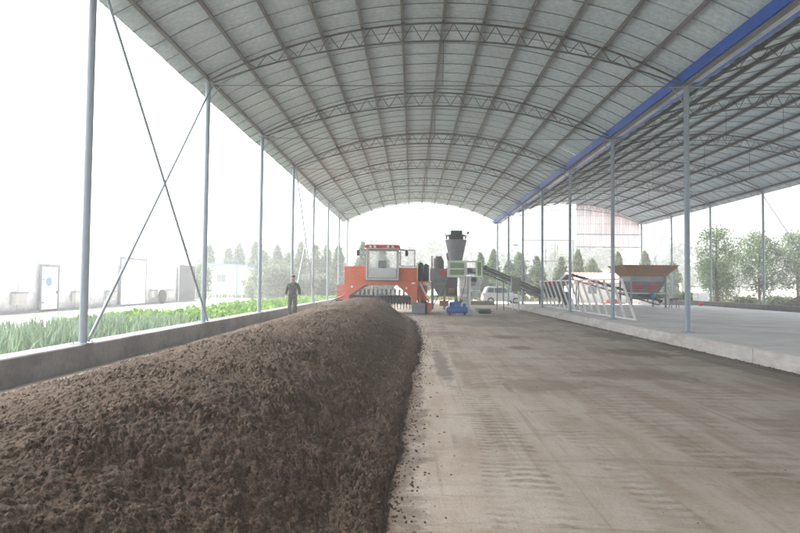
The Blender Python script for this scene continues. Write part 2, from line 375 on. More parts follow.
# ------------------------------------------------------------------ the shed
shed = thing('open_shed', (0, 0, 0), 'open-sided steel shed with two arched corrugated roofs on slim grey columns', 'shed')
EH = 7.72
def arc(x0, x1, zs, rise):
    """circle through the two ends"""
    L = (x1-x0)/2; rad = (L*L+rise*rise)/(2*rise); cx = (x0+x1)/2; cz = zs+rise-rad
    return lambda x: cz+math.sqrt(max(rad*rad-(x-cx)**2, 0)), (cx, cz, rad)
YB, YE = -13.7, 53.8
BAYS = [(XL, XR-.12, EH, EH), (XR+.12, XR2, EH, EH)]
RISE = 1.78
bayf = []
for bi, (x0, x1, za, zb) in enumerate(BAYS):
    f, (cx, cz, rad) = arc(x0, x1, EH+.06, RISE); bayf.append(f)
    fb, (cbx, cbz, rb) = arc(x0, x1, EH-.04, RISE-.44)
    # roof sheets: ribbed strips spanning the arch, a folded lip at every lap
    a0 = math.asin((x0-.47-cx)/rad) if bi == 0 else math.asin((x0+.05-cx)/rad)
    a1 = math.asin((x1-.05-cx)/rad) if bi == 0 else math.asin((x1+.47-cx)/rad)
    SW = .857; prof = [(0, -.03), (.022, .006)]
    nr = 5
    for k in range(nr):
        c_ = SW*(k+.5)/nr; prof += [(c_-.045, 0), (c_-.026, .014), (c_+.026, .014), (c_+.045, 0)]
    prof += [(SW-.004, .0), (SW+.02, -.004)]
    vs = []; NS = 30
    for j in range(NS+1):
        a = a0+(a1-a0)*j/NS
        for (yy, dz) in prof:
            rr = rad+.155+dz; vs.append((cx+rr*math.sin(a), yy, cz+rr*math.cos(a)))
    n = len(prof); fs = [(j*n+i, j*n+i+1, (j+1)*n+i+1, (j+1)*n+i) for j in range(NS) for i in range(n-1)]
    sm = npmesh('roof_sheet', vs, fs); sm.materials.append(MATS['roof_sheet']); sm.materials.append(MATS['lap_shadow'])
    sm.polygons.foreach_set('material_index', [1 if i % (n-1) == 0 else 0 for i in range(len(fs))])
    ny = int((YE-YB)/SW)
    for k in range(ny):
        o = obj('roof_sheet', sm, None, shed); o.location = (random.uniform(-.012, .012), YB+k*SW, random.uniform(-.006, .006))
    # purlins
    for k in range(13):
        a = math.asin((x0-cx)/rad)+(math.asin((x1-cx)/rad)-math.asin((x0-cx)/rad))*k/12
        d = Vector((math.sin(a), 0, math.cos(a))); c = Vector((cx, 0, cz))+d*(rad+.085)
        t_ = Vector((d.z, 0, -d.x)); mb = MB()
        w_, h_, th = .085, .12, .012
        for (u0, u1, v0, v1) in ((-w_/2, w_/2, h_/2-th, h_/2), (-w_/2, w_/2, -h_/2, -h_/2+th), (-w_/2, -w_/2+th, -h_/2+th, h_/2-th)):
            mb.prism([c+t_*u0+d*v0+Vector((0, YB, 0)), c+t_*u1+d*v0+Vector((0, YB, 0)), c+t_*u1+d*v1+Vector((0, YB, 0)), c+t_*u0+d*v1+Vector((0, YB, 0))], (0, YE-YB-.1, 0))
        mb.build('purlin', 'purlin', shed)
    # trusses
    NP = 26
    xs = [x0+(x1-x0)*i/NP for i in range(NP+1)]
    top = MB().path([(x, 0, f(x)-.02) for x in xs], .03, 6)
    for k in range(1, 12):      # purlin cleats
        a = math.asin((x0-cx)/rad)+(math.asin((x1-cx)/rad)-math.asin((x0-cx)/rad))*k/12
        top.box(cx+rad*math.sin(a)-.04, cx+rad*math.sin(a)+.04, -.05, .05, cz+rad*math.cos(a)-.02, cz+rad*math.cos(a)+.05)
    topm = top.mesh('top_chord'); topm.materials.append(MATS['steel_dark'])
    xs2 = [x0+(x1-x0)*i/NP for i in range(NP+1)]
    bot = MB().path([(x, 0, fb(x)-.03) for x in xs2], .026, 6); botm = bot.mesh('bottom_chord'); botm.materials.append(MATS['steel_dark'])
    tie = MB().tube((x0, 0, EH-.1), (x1, 0, EH-.1), .011, n=6)
    for q in (.33, .5, .67):
        if q == .5 or bi == 1: tie.tube((x0+(x1-x0)*q, 0, EH-.1), (x0+(x1-x0)*q, 0, fb(x0+(x1-x0)*q)-.03), .009, n=6)
    tiem = tie.mesh('tie_rod'); tiem.materials.append(MATS['steel_dark'])
    webs = []
    xa = x0+1.15; xb = x1-1.15; nw = 38
    for k in range(nw):
        u0 = xa+(xb-xa)*k/nw; u1 = xa+(xb-xa)*(k+1)/nw
        p = Vector((u0, 0, f(u0)-.02)) if k % 2 == 0 else Vector((u0, 0, fb(u0)-.03))
        q = Vector((u1, 0, fb(u1)-.03)) if k % 2 == 0 else Vector((u1, 0, f(u1)-.02)); webs.append((p, q))
    unit = MB().tube((0, 0, 0), (0, 0, 1), .013, n=6).mesh('web_bar'); unit.materials.append(MATS['steel_dark'])
    allw = MB()
    for p, q in webs: allw.tube(p, q, .013, n=6)
    allm = allw.mesh('web'); allm.materials.append(MATS['steel_dark'])
    for i in range(-4, 7):
        y = YC0+SP*i
        t = obj('truss', topm, None, shed); t.location = (0, y, 0)
        obj('bottom_chord', botm, None, t); obj('tie_rod', tiem, None, t)
        if 0 <= i <= 2 + bi:
            for p, q in webs:
                o = obj('web_bar', unit, None, t); d = q-p; o.location = p; o.rotation_mode = 'QUATERNION'
                o.rotation_quaternion = d.to_track_quat('Z', 'Y'); o.scale = (1, 1, d.length)
        else:
            o = obj('web', allm, None, t); o['kind'] = 'stuff'
# blue valley gutter over the middle columns
gm = MB()
for (pts) in ([(XR-.30, EH+.2), (XR-.27, EH+.22), (XR-.1, EH+.04), (XR-.12, EH+.02)], ):
    gm.prism([(x, YB, z) for x, z in pts], (0, YE-YB, 0))
gm.prism([(XR-.115, YB, EH+.02), (XR+.1, YB, EH+.02), (XR+.1, YB, EH+.045), (XR-.115, YB, EH+.045)], (0, YE-YB, 0))
gu = gm.build('gutter', 'gutter_blue', shed)
g2 = MB().prism([(XR+.102, YB, EH-.012), (XR+.102, YB, EH+.01), (XR+.34, YB, EH+.05), (XR+.34, YB, EH+.02)], (0, YE-YB, 0)); g2.build('gutter_side', 'gutter_lining', gu)
MB().prism([(XR+.342, YB, EH+.018), (XR+.5, YB, EH+.03), (XR+.5, YB, EH+.16), (XR+.342, YB, EH+.06)], (0, YE-YB, 0)).build('gutter_lip', 'gutter_blue', gu)
MB().box(XR-.06, XR+.06, YB, YE, EH-.06, EH+.012).build('gutter_beam', 'purlin', shed)
# columns
def col_mesh(z0, z1, r=.073, brackets=(1,)):
    mb = MB().tube((0, 0, z0), (0, 0, z1), r, n=14)
    mb.box(-.15, .15, -.15, .15, z0, z0+.015)
    for a in (-.11, .11):
        for b in (-.11, .11): mb.tube((a, b, z0+.015), (a, b, z0+.05), .014, n=6)
    mb.box(-.16, .16, -.1, .1, z1, z1+.02)
    for s_ in brackets:
        mb.tube((s_*r*.8, 0, z1-.5), (s_*.42, 0, z1-.02), .018, n=6)
        mb.tube((s_*.1, 0, z1+.0), (s_*.5, 0, z1+.0), .025, n=6)
    me = mb.mesh('column'); me.materials.append(MATS['steel_column']); return me
cl = col_mesh(.452, EH-.05, .073, (1,)); cm = col_mesh(PLZ+.002, EH-.12, .075, (-1, 1)); cm0 = col_mesh(.001, EH-.12, .075, (-1, 1)); cr = col_mesh(.662, EH-.05, .07, (-1,))
for i in range(-4, 7):
    y = YC0+SP*i
    obj('column', cl, None, shed).location = (XL, y, 0)
    obj('column', cm if y < 41.5 else cm0, None, shed).location = (XR, y, 0)
    obj('column', cr, None, shed).location = (XR2, y, 0)
# cross bracing rods
def brace(x, i, ends=(EH-.15, .5)):
    y0 = YC0+SP*i; y1 = y0+SP
    s_ = .032 if x < 0 else .022
    MB().tube((x+.1, y0, ends[1]), (x+.1, y1, ends[0]), s_, n=8).build('brace_rod', 'steel_column', shed)
    MB().tube((x+.13, y0, ends[0]), (x+.13, y1, ends[1]), s_, n=8).build('brace_rod', 'steel_column', shed)
brace(XL, -1); brace(XL, 2); brace(XR2-.2, 2, (EH-.15, .7)); brace(XR2-.2, 5, (EH-.15, .7)); brace(XL, -4); brace(XR2-.2, -2, (EH-.15, .7))
# gable tie across the open far end: thin arched edge angle
for bi, (x0, x1, _, _) in enumerate(BAYS):
    f2, _q = arc(x0-(.4 if bi == 0 else 0), x1, EH-.3, 1.5)
    MB().path([(x0+(x1-x0)*i/24, YE-.3, f2(x0+(x1-x0)*i/24)) for i in range(25)], .014, 5).build('end_cable', 'steel_column', shed)
# pale pink corrugated cladding in the far gable of the right bay
f = bayf[1]
cx0 = 15.6
npn = 7; pw = (21.62-cx0)/npn
for k in range(npn):
    xa = cx0+k*pw; mb = MB(); pts = []
    nrib = 5
    for r_ in range(nrib):
        u = xa+pw*r_/nrib; q = pw/nrib
        pts += [(u+.01, 0), (u+q*.45, 0), (u+q*.55, .045), (u+q*.9, .045)]
    pts.append((xa+pw-.012, 0))
    yy = 52.62; zb = 5.35+.02*k
    vs = []
    for (x, d) in pts: vs += [(x, yy+d, zb), (x, yy+d, f(min(x, 21.6))+.02)]
    mb.add(vs, [(2*i, 2*i+2, 2*i+3, 2*i+1) for i in range(len(pts)-1)]); mb.build('cladding_sheet', 'pink_sheet', shed)
MB().box(cx0, 21.7, 52.4, 52.6, 6.6, 6.66).build('cladding_rail', 'steel_column', shed)
MB().box(cx0, 21.7, 52.4, 52.6, 5.4, 5.46).build('cladding_rail', 'steel_column', shed)

# ------------------------------------------------------------------ compost windrow
def right_foot(y): return np.interp(y, [-4, 2, 3.6, 5.2, 8.9, 14.9, 19.8, 24, 27, 29.4, 31, 34], [-.3, -.25, -.2, -.14, .0, .25, .24, .1, -.15, -.5, -.75, -.9])
def left_foot(y): return np.interp(y, [-4, 10, 13, 17, 25, 28.5, 30.2, 34], [-5.75, -5.75, -5.85, -6.0, -6.0, -5.8, -3.4, -3.2])
def smooth1(a, k=9):
    w_ = np.hanning(k+2)[1:-1]; w_ /= w_.sum(); return np.convolve(np.pad(a, k//2, 'edge'), w_, 'valid')
_t = np.linspace(0, 1, 401)      # 0 right foot .. 1 left foot
_z = np.interp(_t, [0, .012, .04, .06, .075, .19, .26, .33, .42, .55, .70, .84, .94, 1], [0, .07, .12, .12, .16, .57, .72, .80, .81, .70, .46, .22, .07, 0])
_z = smooth1(_z, 17); _z[0] = 0; _z[-1] = 0
def pile_base(t, y):
    s_ = np.interp(y, [-4, 6, 12, 18, 24, 29, 31, 33, 34], [.86, .89, .95, 1.08, 1.2, 1.15, .85, .35, .0])
    return np.interp(t, _t, _z)*s_
ys = [-4.]
while ys[-1] < 34: ys.append(ys[-1]+(.05 if ys[-1] < .6 else max(.0085, .0034*ys[-1])))
ys = np.array(ys); NU = 640
tu = np.linspace(0, 1, NU)**1.45
T, YY = np.meshgrid(tu, ys)
RF = right_foot(YY)+.09*(fbm(YY*1.3, YY*0, 4, 5)-.47)*2; LF = left_foot(YY)+.2*(fbm(YY*1.1, YY*0+4, 4, 9)-.47)*2
XX = RF+(LF-RF)*T
ZZ = pile_base(T, YY)
edge = np.clip(ZZ/.12, 0, 1)
ZZ = ZZ + edge*(.17*(fbm(XX*.9, YY*.7, 4, 3)-.47) + .10*(fbm(XX*3.1, YY*3.1, 3, 21)-.44))
drag = np.clip(1-np.abs(T-.13)/.09, 0, 1)                      # raked marks down the steep right face
ZZ += edge*drag*.018*np.sin(YY*19+XX*6+4*fbm(XX*2, YY*2, 2, 4))
e2 = np.clip(ZZ/.03, 0, 1)
patch = np.clip((fbm(XX*1.7, YY*1.7, 3, 55)-.2)*2.4, .6, 1.1)
ZZ += e2*patch*(.03*lumps(XX*6.5, YY*6.5, 1) + (.036*lumps(XX*14, YY*14, 2)) + .03*lumps(XX*27+.3, YY*27, 3)*np.clip(1.6-YY/16, 0, 1)+ .012*lumps(XX*55+.3, YY*55, 4)*np.clip(1.6-YY/7, 0, 1) + .012*(fbm(XX*60, YY*60, 2, 8)-.4)*np.clip(1.5-YY/6, 0, 1))
ZZ = np.maximum(ZZ, 0) + .003
ZZ[:, 0] = -.01; ZZ[:, -1] = -.01
nv, nu = XX.shape
idx = np.arange(nv*nu).reshape(nv, nu)
F = np.stack([idx[:-1, :-1], idx[1:, :-1], idx[1:, 1:], idx[:-1, 1:]], -1).reshape(-1, 4)
pm = npmesh('compost_windrow', np.stack([XX, YY, ZZ], -1).reshape(-1, 3), F, False)
windrow = tag(obj('compost_windrow', pm, 'compost'), 'long dark brown compost windrow lying along the left low wall', 'compost heap')
def pile_z(x, y):
    rf, lf = float(right_foot(y)), float(left_foot(y)); return float(pile_base(np.array([(x-rf)/(lf-rf)]), np.array([y]))[0])
# crumbs fallen from the heap
def scatter_blobs(pts, sizes):
    ico = np.array([(0, 0, 1), (1, 0, 0), (0, 1, 0), (-1, 0, 0), (0, -1, 0), (0, 0, -1)], float); fi = np.array([(0, 1, 2), (0, 2, 3), (0, 3, 4), (0, 4, 1), (5, 2, 1), (5, 3, 2), (5, 4, 3), (5, 1, 4)])
    n = len(pts); v = ico[None]*(sizes[:, None, None]*(.6+.8*RNG.random((n, 6, 1))))*np.array([1, 1, .7]); v += pts[:, None]
    f = fi[None]+6*np.arange(n)[:, None, None]; return v.reshape(-1, 3), f.reshape(-1, 3)
n = 5200; y = 1.2+28*RNG.random(n)**1.7; off = RNG.exponential(.1, n); x = right_foot(y)+.01+off
s_ = (.002+.010*RNG.random(n)**4)*(1+y/20); P = np.stack([x, y, s_*.35], -1)
n2 = 700; y2 = 4+18*RNG.random(n2); x2 = left_foot(y2)-.02-.1*RNG.random(n2); x2 = np.maximum(x2, -6.09); s2 = .005+.015*RNG.random(n2)**2
n3 = 700; y3 = 3+30*RNG.random(n3)**1.3; x3 = right_foot(y3)+.3+6.6*RNG.random(n3)**1.3; s3 = (.0015+.006*RNG.random(n3)**4)*(1+y3/20)
n4 = 1500; y4 = 5+33*RNG.random(n4); x4 = 7.43-RNG.exponential(.05, n4); s4 = .005+.018*RNG.random(n4)**2
P = np.concatenate([P, np.stack([x2, y2, s2*.35], -1), np.stack([x3, y3, s3*.35], -1), np.stack([x4, y4, s4*.35], -1)]); S_ = np.concatenate([s_, s2, s3, s4])
v, fcs = scatter_blobs(P, S_)
tag(obj('loose_crumbs', npmesh('loose_crumbs', v, fcs), 'compost'), 'loose crumbs of compost and soil strewn on the floor', 'crumbs', kind='stuff')
# clods lying loose on the face of the windrow
jr = np.searchsorted(ys, 1.0+15*RNG.random(16000)**1.5); jr = np.clip(jr, 0, nv-1); jc = RNG.integers(8, nu-8, 16000)
v, fcs = scatter_blobs(np.stack([XX[jr, jc], YY[jr, jc], ZZ[jr, jc]+.003], -1), (.004+.015*RNG.random(16000)**3)*(1+YY[jr, jc]/14))
obj('clods', npmesh('clods', v, fcs), 'compost', windrow)['kind'] = 'stuff'
# dirt heap beyond the right wall
th = np.linspace(0, 1, 90); ph = np.linspace(0, 2*math.pi, 121)[:-1]
TT, PP = np.meshgrid(th, ph); hx = 24.6+TT*np.cos(PP)*2.6; hy = 33.5+TT*np.sin(PP)*3.2
hz = -.05+1.75*np.clip(1-TT**1.15, 0, 1)+np.clip((1-TT)*5, 0, 1)*(.25*(fbm(hx*1.2, hy*1.2, 4, 31)-.45)+.12*lumps(hx*5, hy*5, 6))
n_, m_ = TT.shape; idx = np.arange(n_*m_).reshape(n_, m_); nx = np.roll(idx, -1, 0)
F = np.stack([idx[:, :-1], idx[:, 1:], nx[:, 1:], nx[:, :-1]], -1).reshape(-1, 4)
tag(obj('dirt_heap', npmesh('dirt_heap', np.stack([hx, hy, hz], -1).reshape(-1, 3), F, True), 'dirt_heap'), 'brown heap of earth outside behind the right low wall', 'dirt heap')

# ------------------------------------------------------------------ windrow turner
T = thing('windrow_turner', (-1.76, 30.6, 0), 'orange self-propelled compost turner with glazed cab straddling the windrow', 'machine')
MB().prism([(-2.04, 0, .5), (-2.04, 0, 1.87), (2.04, 0, 1.87), (2.04, 0, .5), (1.70, 0, .5), (1.70, 0, .98), (.92, 0, 1.6), (-.89, 0, 1.6), (-1.79, 0, .98), (-1.79, 0, .5)][::-1], (0, .22, 0)).build('front_frame', 'orange_paint', T, .012)
MB().box(-2.04, -.78, .03, 1.9, 1.874, 2.66).build('side_housing', 'orange_paint', T, .02)
MB().box(1.02, 2.04, .03, 1.9, 1.874, 2.6).build('side_housing', 'orange_paint', T, .02)
MB().box(-2.0, 2.0, .2235, 3.2, 1.62, 1.868).build('chassis', 'orange_paint', T)
en = MB().box(-1.6, 1.7, 1.95, 3.3, 1.872, 2.5).build('engine_housing', 'orange_paint', T, .03)
# tunnel: dark side plates and roof, open to the back
tn = MB(); tn.prism([(-1.795, .225, .3), (-1.82, .225, .3), (-1.82, .225, 1.0), (-.9, .225, 1.615), (-.88, .225, 1.6), (-1.795, .225, .985)], (0, 2.9, 0))
tn.prism([(1.705, .225, .3), (1.73, .225, .3), (1.73, .225, 1.0), (.94, .225, 1.615), (.92, .225, 1.6), (1.705, .225, .985)][::-1], (0, 2.9, 0))
tn.build('tunnel_plate', 'steel_black', T)
ro = MB().tube((-1.76, .9, .72), (1.69, .9, .72), .13, n=16).build('rotor', 'steel_dark', T)
for k in range(26):
    a = k*2.4; x = -1.68+k*.13; c, s_ = math.cos(a), math.sin(a)
    for sg in (1, -1): MB().bar((x, .9+c*.11*sg, .72+s_*.11*sg), (x, .9+c*.42*sg, .72+s_*.42*sg), .035, .09).build('rotor_paddle', 'pale_metal' if k % 3 else 'steel_dark', ro)
fl = MB().tube((-1.72, .14, .98), (1.66, .14, .98), .06, n=10).build('front_bar', 'steel_black', T)
for k in range(20):
    x = -1.66+k*.17
    MB().prism([(x, .13, .97), (x+.15, .13, .97), (x+.145, .1, .55), (x+.01, .1, .52)][::-1], (0, .02, 0)).build('flap', 'rubber', fl)
    MB().tube((x+.07, .16, .55), (x+.07, .18, .26), .018, n=6).build('tine', 'steel_dark', fl)
bk = MB()
for k in range(13): bk.box(-1.7+k*.265, -1.7+k*.265+.11, 2.6, 2.63, .5, 1.35)
bk.build('rear_curtain', 'pale_metal', T)
# cab
cb = MB()
x0, x1, y0, y1, z0, z1 = -.76, .97, -.25, 1.35, 1.93, 3.62
for x in (x0, x1):
    for y in (y0, y1): cb.bar((x, y, z0), (x, y, z1), .085, .085)
for z in (z0, z1):
    for y in (y0, y1): cb.bar((x0-.04, y, z), (x1+.04, y, z), .085, .085)
    for x in (x0, x1): cb.bar((x, y0+.045, z), (x, y1-.045, z), .08, .08)
cab = cb.build('cab_frame', 'pale_metal', T)
MB().bar((x0+.055, y0-.01, z0+.05), (x0+.055, y0-.01, z1-.05), .03, .03).bar((x1-.055, y0-.01, z0+.05), (x1-.055, y0-.01, z1-.05), .03, .03).bar((x0+.07, y0-.01, z0+.055), (x1-.07, y0-.01, z0+.055), .03, .03).bar((x0+.07, y0-.01, z1-.055), (x1-.07, y0-.01, z1-.055), .03, .03).build('seal', 'rubber', cab)
MB().box(x0+.05, x1-.05, y0-.006, y0+.004, z0+.05, z1-.05).build('windscreen', 'cab_glass', cab)
MB().box(x0-.004, x0+.006, y0+.05, y1-.05, z0+.05, z1-.05).build('side_window', 'cab_glass', cab)
MB().box(x0+.05, x1-.05, y1-.004, y1+.006, z0+.7, z1-.05).build('rear_window', 'cab_glass', cab)
MB().box(x0+.05, x1-.05, y1-.03, y1-.005, z0+.0, z0+.68).build('rear_panel', 'pale_metal', cab)
MB().box(x0+.06, x1-.06, y0+.06, y0+.3, z0+.05, z0+.62).build('dashboard', 'pale_metal', cab, .03)
MB().box(x0+.0, x1-.0, y0, y1, z0-.055, z0-.045).build('cab_floor', 'steel_dark', cab)
rf_ = MB().loft([[(x0-.1, y0-.18, z1+.045), (x1+.1, y0-.18, z1+.045), (x1+.1, y1+.1, z1+.045), (x0-.1, y1+.1, z1+.045)], [(x0-.1, y0-.18, z1+.17), (x1+.1, y0-.18, z1+.17), (x1+.1, y1+.1, z1+.17), (x0-.1, y1+.1, z1+.17)], [(x0, y0-.05, z1+.23), (x1, y0-.05, z1+.23), (x1, y1, z1+.23), (x0, y1, z1+.23)]]).build('cab_roof', 'red_paint', cab)
for x in (-.55, -.3, .42, .68): MB().lathe([(.075, 0), (.08, .05), (.06, .09)], (x, y0-.19-.09, z1+.1), 'y', 12).build('work_lamp', 'lamp_clear', rf_)
se = MB().box(-.22, .3, .4, .9, 2.25, 2.4).box(-.2, .28, .8, .95, 2.4, 3.02).build('seat', 'steel_black', cab, .05)
MB().box(-.5, -.3, .45, .85, 1.95, 2.55).build('side_console', 'steel_grey', cab, .02)
MB().lathe([(.17, -.012), (.19, 0), (.17, .012)], (.05, .13, 2.66), 'z', 16).tube((.05, .1, 2.3), (.05, .13, 2.65), .025).build('steering_wheel', 'steel_black', cab)
# open cab door swung out to the right
dr = MB()
for a, b in (((1.1, -.12, 2.66), (1.1, -.12, 3.56)), ((1.9, -.12, 2.66), (1.9, -.12, 3.56)), ((1.1, -.12, 3.56), (1.9, -.12, 3.56)), ((1.1, -.12, 2.66), (1.9, -.12, 2.66))): dr.bar(a, b, .05, .05)
dr.bar((.97, -.15, 2.8), (1.1, -.12, 2.8), .03).bar((.97, -.15, 3.4), (1.1, -.12, 3.4), .03)
dr = dr.build('cab_door', 'steel_dark', cab); MB().box(1.12, 1.88, -.124, -.116, 2.68, 3.54).build('door_glass', 'cab_glass', dr)
for sx, x in ((-1, x0), (1, x1)):
    MB().path([(x, y0, 3.55), (x+sx*.35, y0-.12, 3.6), (x+sx*.48, y0-.14, 3.45)], .014, 6).build('mirror_arm', 'steel_black', cab)
    MB().box(x+sx*.48-.08, x+sx*.48+.08, y0-.18, y0-.1, 3.22, 3.54).build('mirror', 'steel_black', cab, .03)
for (x, z, w_, h_) in ((-1.6, 1.5, .1, .1), (1.45, 1.45, .1, .1), (1.83, 1.73, .2, .09)): MB().box(x-w_/2, x+w_/2, -.006, .0, z-h_/2, z+h_/2).build('sticker', 'sticker', T)
# crawler tracks
def crawler(x0, x1):
    loop = []
    for k in range(13): a = math.pi/2+math.pi*k/12; loop.append((.55+.36*math.cos(a), .37+.36*math.sin(a)))
    for k in range(13): a = -math.pi/2+math.pi*k/12; loop.append((2.7+.36*math.cos(a), .37+.36*math.sin(a)))
    tr = MB(); n = len(loop)
    inn = [(.55+(y-.55)*.9 if y < 1 else 2.7+(y-2.7)*.9, .37+(z-.37)*.88) for y, z in loop]
    vs = [(x0, y, z) for y, z in loop]+[(x1, y, z) for y, z in loop]+[(x0, y, z) for y, z in inn]+[(x1, y, z) for y, z in inn]
    fs = []
    for i in range(n):
        j = (i+1) % n; fs += [(i, j, n+j, n+i), (2*n+i, 3*n+i, 3*n+j, 2*n+j), (i, 2*n+i, 2*n+j, j), (n+i, n+j, 3*n+j, 3*n+i)]
    tr.add(vs, fs)
    for i in range(n):
        y, z = loop[i]; tr.box(x0+.02, x1-.02, y-.02, y+.02, max(z-.02, .0), z+.02)
    t = tr.build('crawler_track', 'rubber', T)
    for y in (.55, 1.1, 1.63, 2.15, 2.7): MB().lathe([(.12, x0+.03), (.27, x0+.04), (.27, x1-.04), (.12, x1-.03)], (0, y, .37), 'x', 14).build('track_wheel', 'orange_paint' if y in (.55, 2.7) else 'steel_dark', t)
    return t
crawler(2.1, 2.6); crawler(-2.56, -2.06)
MB().box(2.06, 2.62, 1.2, 2.2, .74, 1.6).build('side_frame', 'orange_paint', T); MB().box(-2.6, -2.06, 1.2, 2.2, .74, 1.6).build('side_frame', 'orange_paint', T)
MB().prism([(1.76, -.02, .08), (2.5, -.02, .03), (2.5, -.02, .62), (1.76, -.02, .7)][::-1], (0, .07, 0)).build('side_scraper', 'steel_grey', T, .01)
MB().bar((2.2, .05, .5), (2.2, .5, 1.3), .1).build('scraper_arm', 'orange_paint', T)
MB().prism([(2.64, .2, .1), (2.82, .2, .12), (2.9, .2, .35), (2.84, .2, .6), (2.64, .2, .66)][::-1], (0, 1.6, 0)).build('track_guard', 'orange_paint', T, .03)
MB().bar((2.12, .2, 1.8), (2.72, .1, .7), .14, .1).build('lift_arm', 'orange_paint', T); MB().tube((2.2, .05, 1.75), (2.62, .05, .9), .05, n=10).build('hydraulic_ram', 'chrome', T)
MB().bar((2.3, .3, 1.85), (2.5, .3, .75), .1, .1).build('lift_arm', 'orange_paint', T)
MB().lathe([(.14, 1.85), (.15, 1.9), (.15, 2.82), (.06, 2.9)], (2.12+.12, .55, 0), 'z', 14).build('air_filter', 'steel_black', T)
MB().lathe([(.15, 1.85), (.17, 1.9), (.17, 2.75), (.05, 2.85)], (2.56, .75, 0), 'z', 14).build('exhaust_silencer', 'steel_black', T)
MB().box(2.05, 2.75, .35, 1.2, 1.76, 1.855).build('side_shelf', 'orange_paint', T)
MB().path([(2.86, 1.0, 1.75), (2.98, 1.0, 1.75), (2.98, 1.0, .25)], .025, 8).path([(2.86, 1.4, 1.75), (2.98, 1.4, 1.75), (2.98, 1.4, .25)], .025, 8).bar((2.98, 1.0, .3), (2.98, 1.4, .3), .04).bar((2.98, 1.0, .75), (2.98, 1.4, .75), .04).bar((2.98, 1.0, 1.2), (2.98, 1.4, 1.2), .04).bar((2.7, 1.2, 1.8), (2.9, 1.2, 1.75), .05).build('ladder', 'steel_grey', T)
MB().tube((-2.06, .1, 1.3), (-2.8, 0, 1.2), .03).tube((-2.06, .1, 1.0), (-2.75, 0, .7), .04).build('hydraulic_ram', 'steel_dark', T)
MB().prism([(-2.8, -.02, .1), (-2.2, -.02, .1), (-2.2, -.02, .62), (-2.8, -.02, .7)][::-1], (0, .06, 0)).build('side_scraper', 'steel_grey', T, .01)
# ------------------------------------------------------------------ bagging machine
B = thing('bagging_machine', (0, 0, 0), 'white bagging machine with green panels under a grey conical hopper', 'machine')
B.location = (2.9, 31.0, 0)
def bx(a, b, y0, y1, z0, z1): return MB().box(a-2.9, b-2.9, y0, y1, z0, z1)
fr = MB()
for x in (2.03, 3.88):
    for y in (-.35, .45): fr.bar((x-2.9, y, 2.12), (x-2.9, y, 3.0), .06)
for z in (2.13, 2.99):
    for y in (-.35, .45): fr.bar((2.0-2.9, y, z), (3.91-2.9, y, z), .06)
    for x in (2.03, 3.0, 3.88): fr.bar((x-2.9, -.3, z), (x-2.9, .4, z), .055)
fr.bar((3.02-2.9, -.35, 2.16), (3.02-2.9, -.35, 2.96), .05).bar((3.6-2.9, -.35, 2.16), (3.6-2.9, -.35, 2.96), .05)
fr = fr.build('frame', 'white_paint', B)
bx(2.04, 3.01, -.335, .43, 2.16, 2.96).build('weigh_box', 'white_paint', B)
bx(2.12, 2.9, -.352, -.336, 2.6, 2.9).build('panel', 'green_paint', B); bx(2.12, 2.9, -.352, -.336, 2.22, 2.52).build('panel', 'green_paint', B); bx(3.64, 3.84, -.35, -.33, 2.2, 2.94).build('panel', 'green_paint', B)
bx(2.78, 2.83, -.37, -.353, 2.68, 2.76).build('latch', 'steel_dark', B); bx(2.78, 2.83, -.37, -.353, 2.3, 2.38).build('latch', 'steel_dark', B)
bx(3.05, 3.58, -.2, .3, 2.25, 2.62).build('feed_screw_housing', 'pale_metal', B, .03)
MB().lathe([(.1, -.32), (.13, -.3), (.13, -.2)], (.35, 0, 2.5), 'y', 14).build('motor', 'steel_dark', B); MB().tube((.2, -.25, 2.4), (.65, -.28, 2.36), .04).build('air_cylinder', 'steel_dark', B)
co = MB().lathe([(.34, 2.98), (.36, 3.05), (.6, 4.1), (.62, 4.2), (.6, 4.2)], (2.46-2.9, .05, 0), 'z', 28).build('hopper_cone', 'steel_grey', B)
dm = MB()
for k in range(8):
    a = 2*math.pi*k/8; dm.bar((-.44+.52*math.cos(a), .05+.52*math.sin(a), 4.19), (-.44+.52*math.cos(a), .05+.52*math.sin(a), 4.46), .04)
dm.lathe([(.56, 4.42), (.56, 4.48)], (-.44, .05, 0), 'z', 24).lathe([(.4, 4.2), (.4, 4.42)], (-.44, .05, 0), 'z', 20)
dm.build('screen_ring', 'steel_black', co)
MB().box(-.74, -.1, -.25, .35, 4.482, 4.72).build('drive_motor', 'dark_green_paint', co, .03)
MB().bar((.1, .05, 4.3), (.24, .05, 4.62), .05).ball((.24, .05, 4.62), .07).build('crank', 'steel_black', co); MB().bar((-.98, .05, 4.25), (-1.02, .05, 4.58), .05).build('crank', 'steel_black', co)
bx(2.7, 3.12, -.1, .4, .3, 2.1).build('bag_chute', 'white_wall', B, .02); bx(2.55, 3.4, -.2, .5, .0, .28).build('base', 'white_paint', B)
lg = bx(3.16, 3.3, -.26, -.12, .0, 2.1).build('leg', 'white_paint', B); bx(3.16, 3.3, .3, .44, .0, 2.1).build('leg', 'white_paint', B)
MB().lathe([(.24, 1.62), (.3, 1.75), (.2, 2.1)], (.72, 0, 0), 'z', 16).build('filling_spout', 'pale_metal', B)
bx(3.3, 3.85, -.22, .2, 1.42, 1.62).build('bag_clamp', 'pale_metal', B, .02); bx(3.36, 3.5, -.25, -.1, 1.0, 1.4).build('bag_clamp', 'pale_metal', B, .02); bx(3.3, 3.72, -.1, .25, .9, 1.3).build('control_box', 'white_paint', B, .02)
bx(3.3, 3.6, -.3, -.15, 1.85, 2.1).build('indicator', 'steel_dark', B)
MB().path([(.1, -.3, 2.2), (.05, -.38, 1.7), (-.1, -.36, 1.1), (-.3, -.5, .75)], .015, 6).build('air_hose', 'steel_black', B)
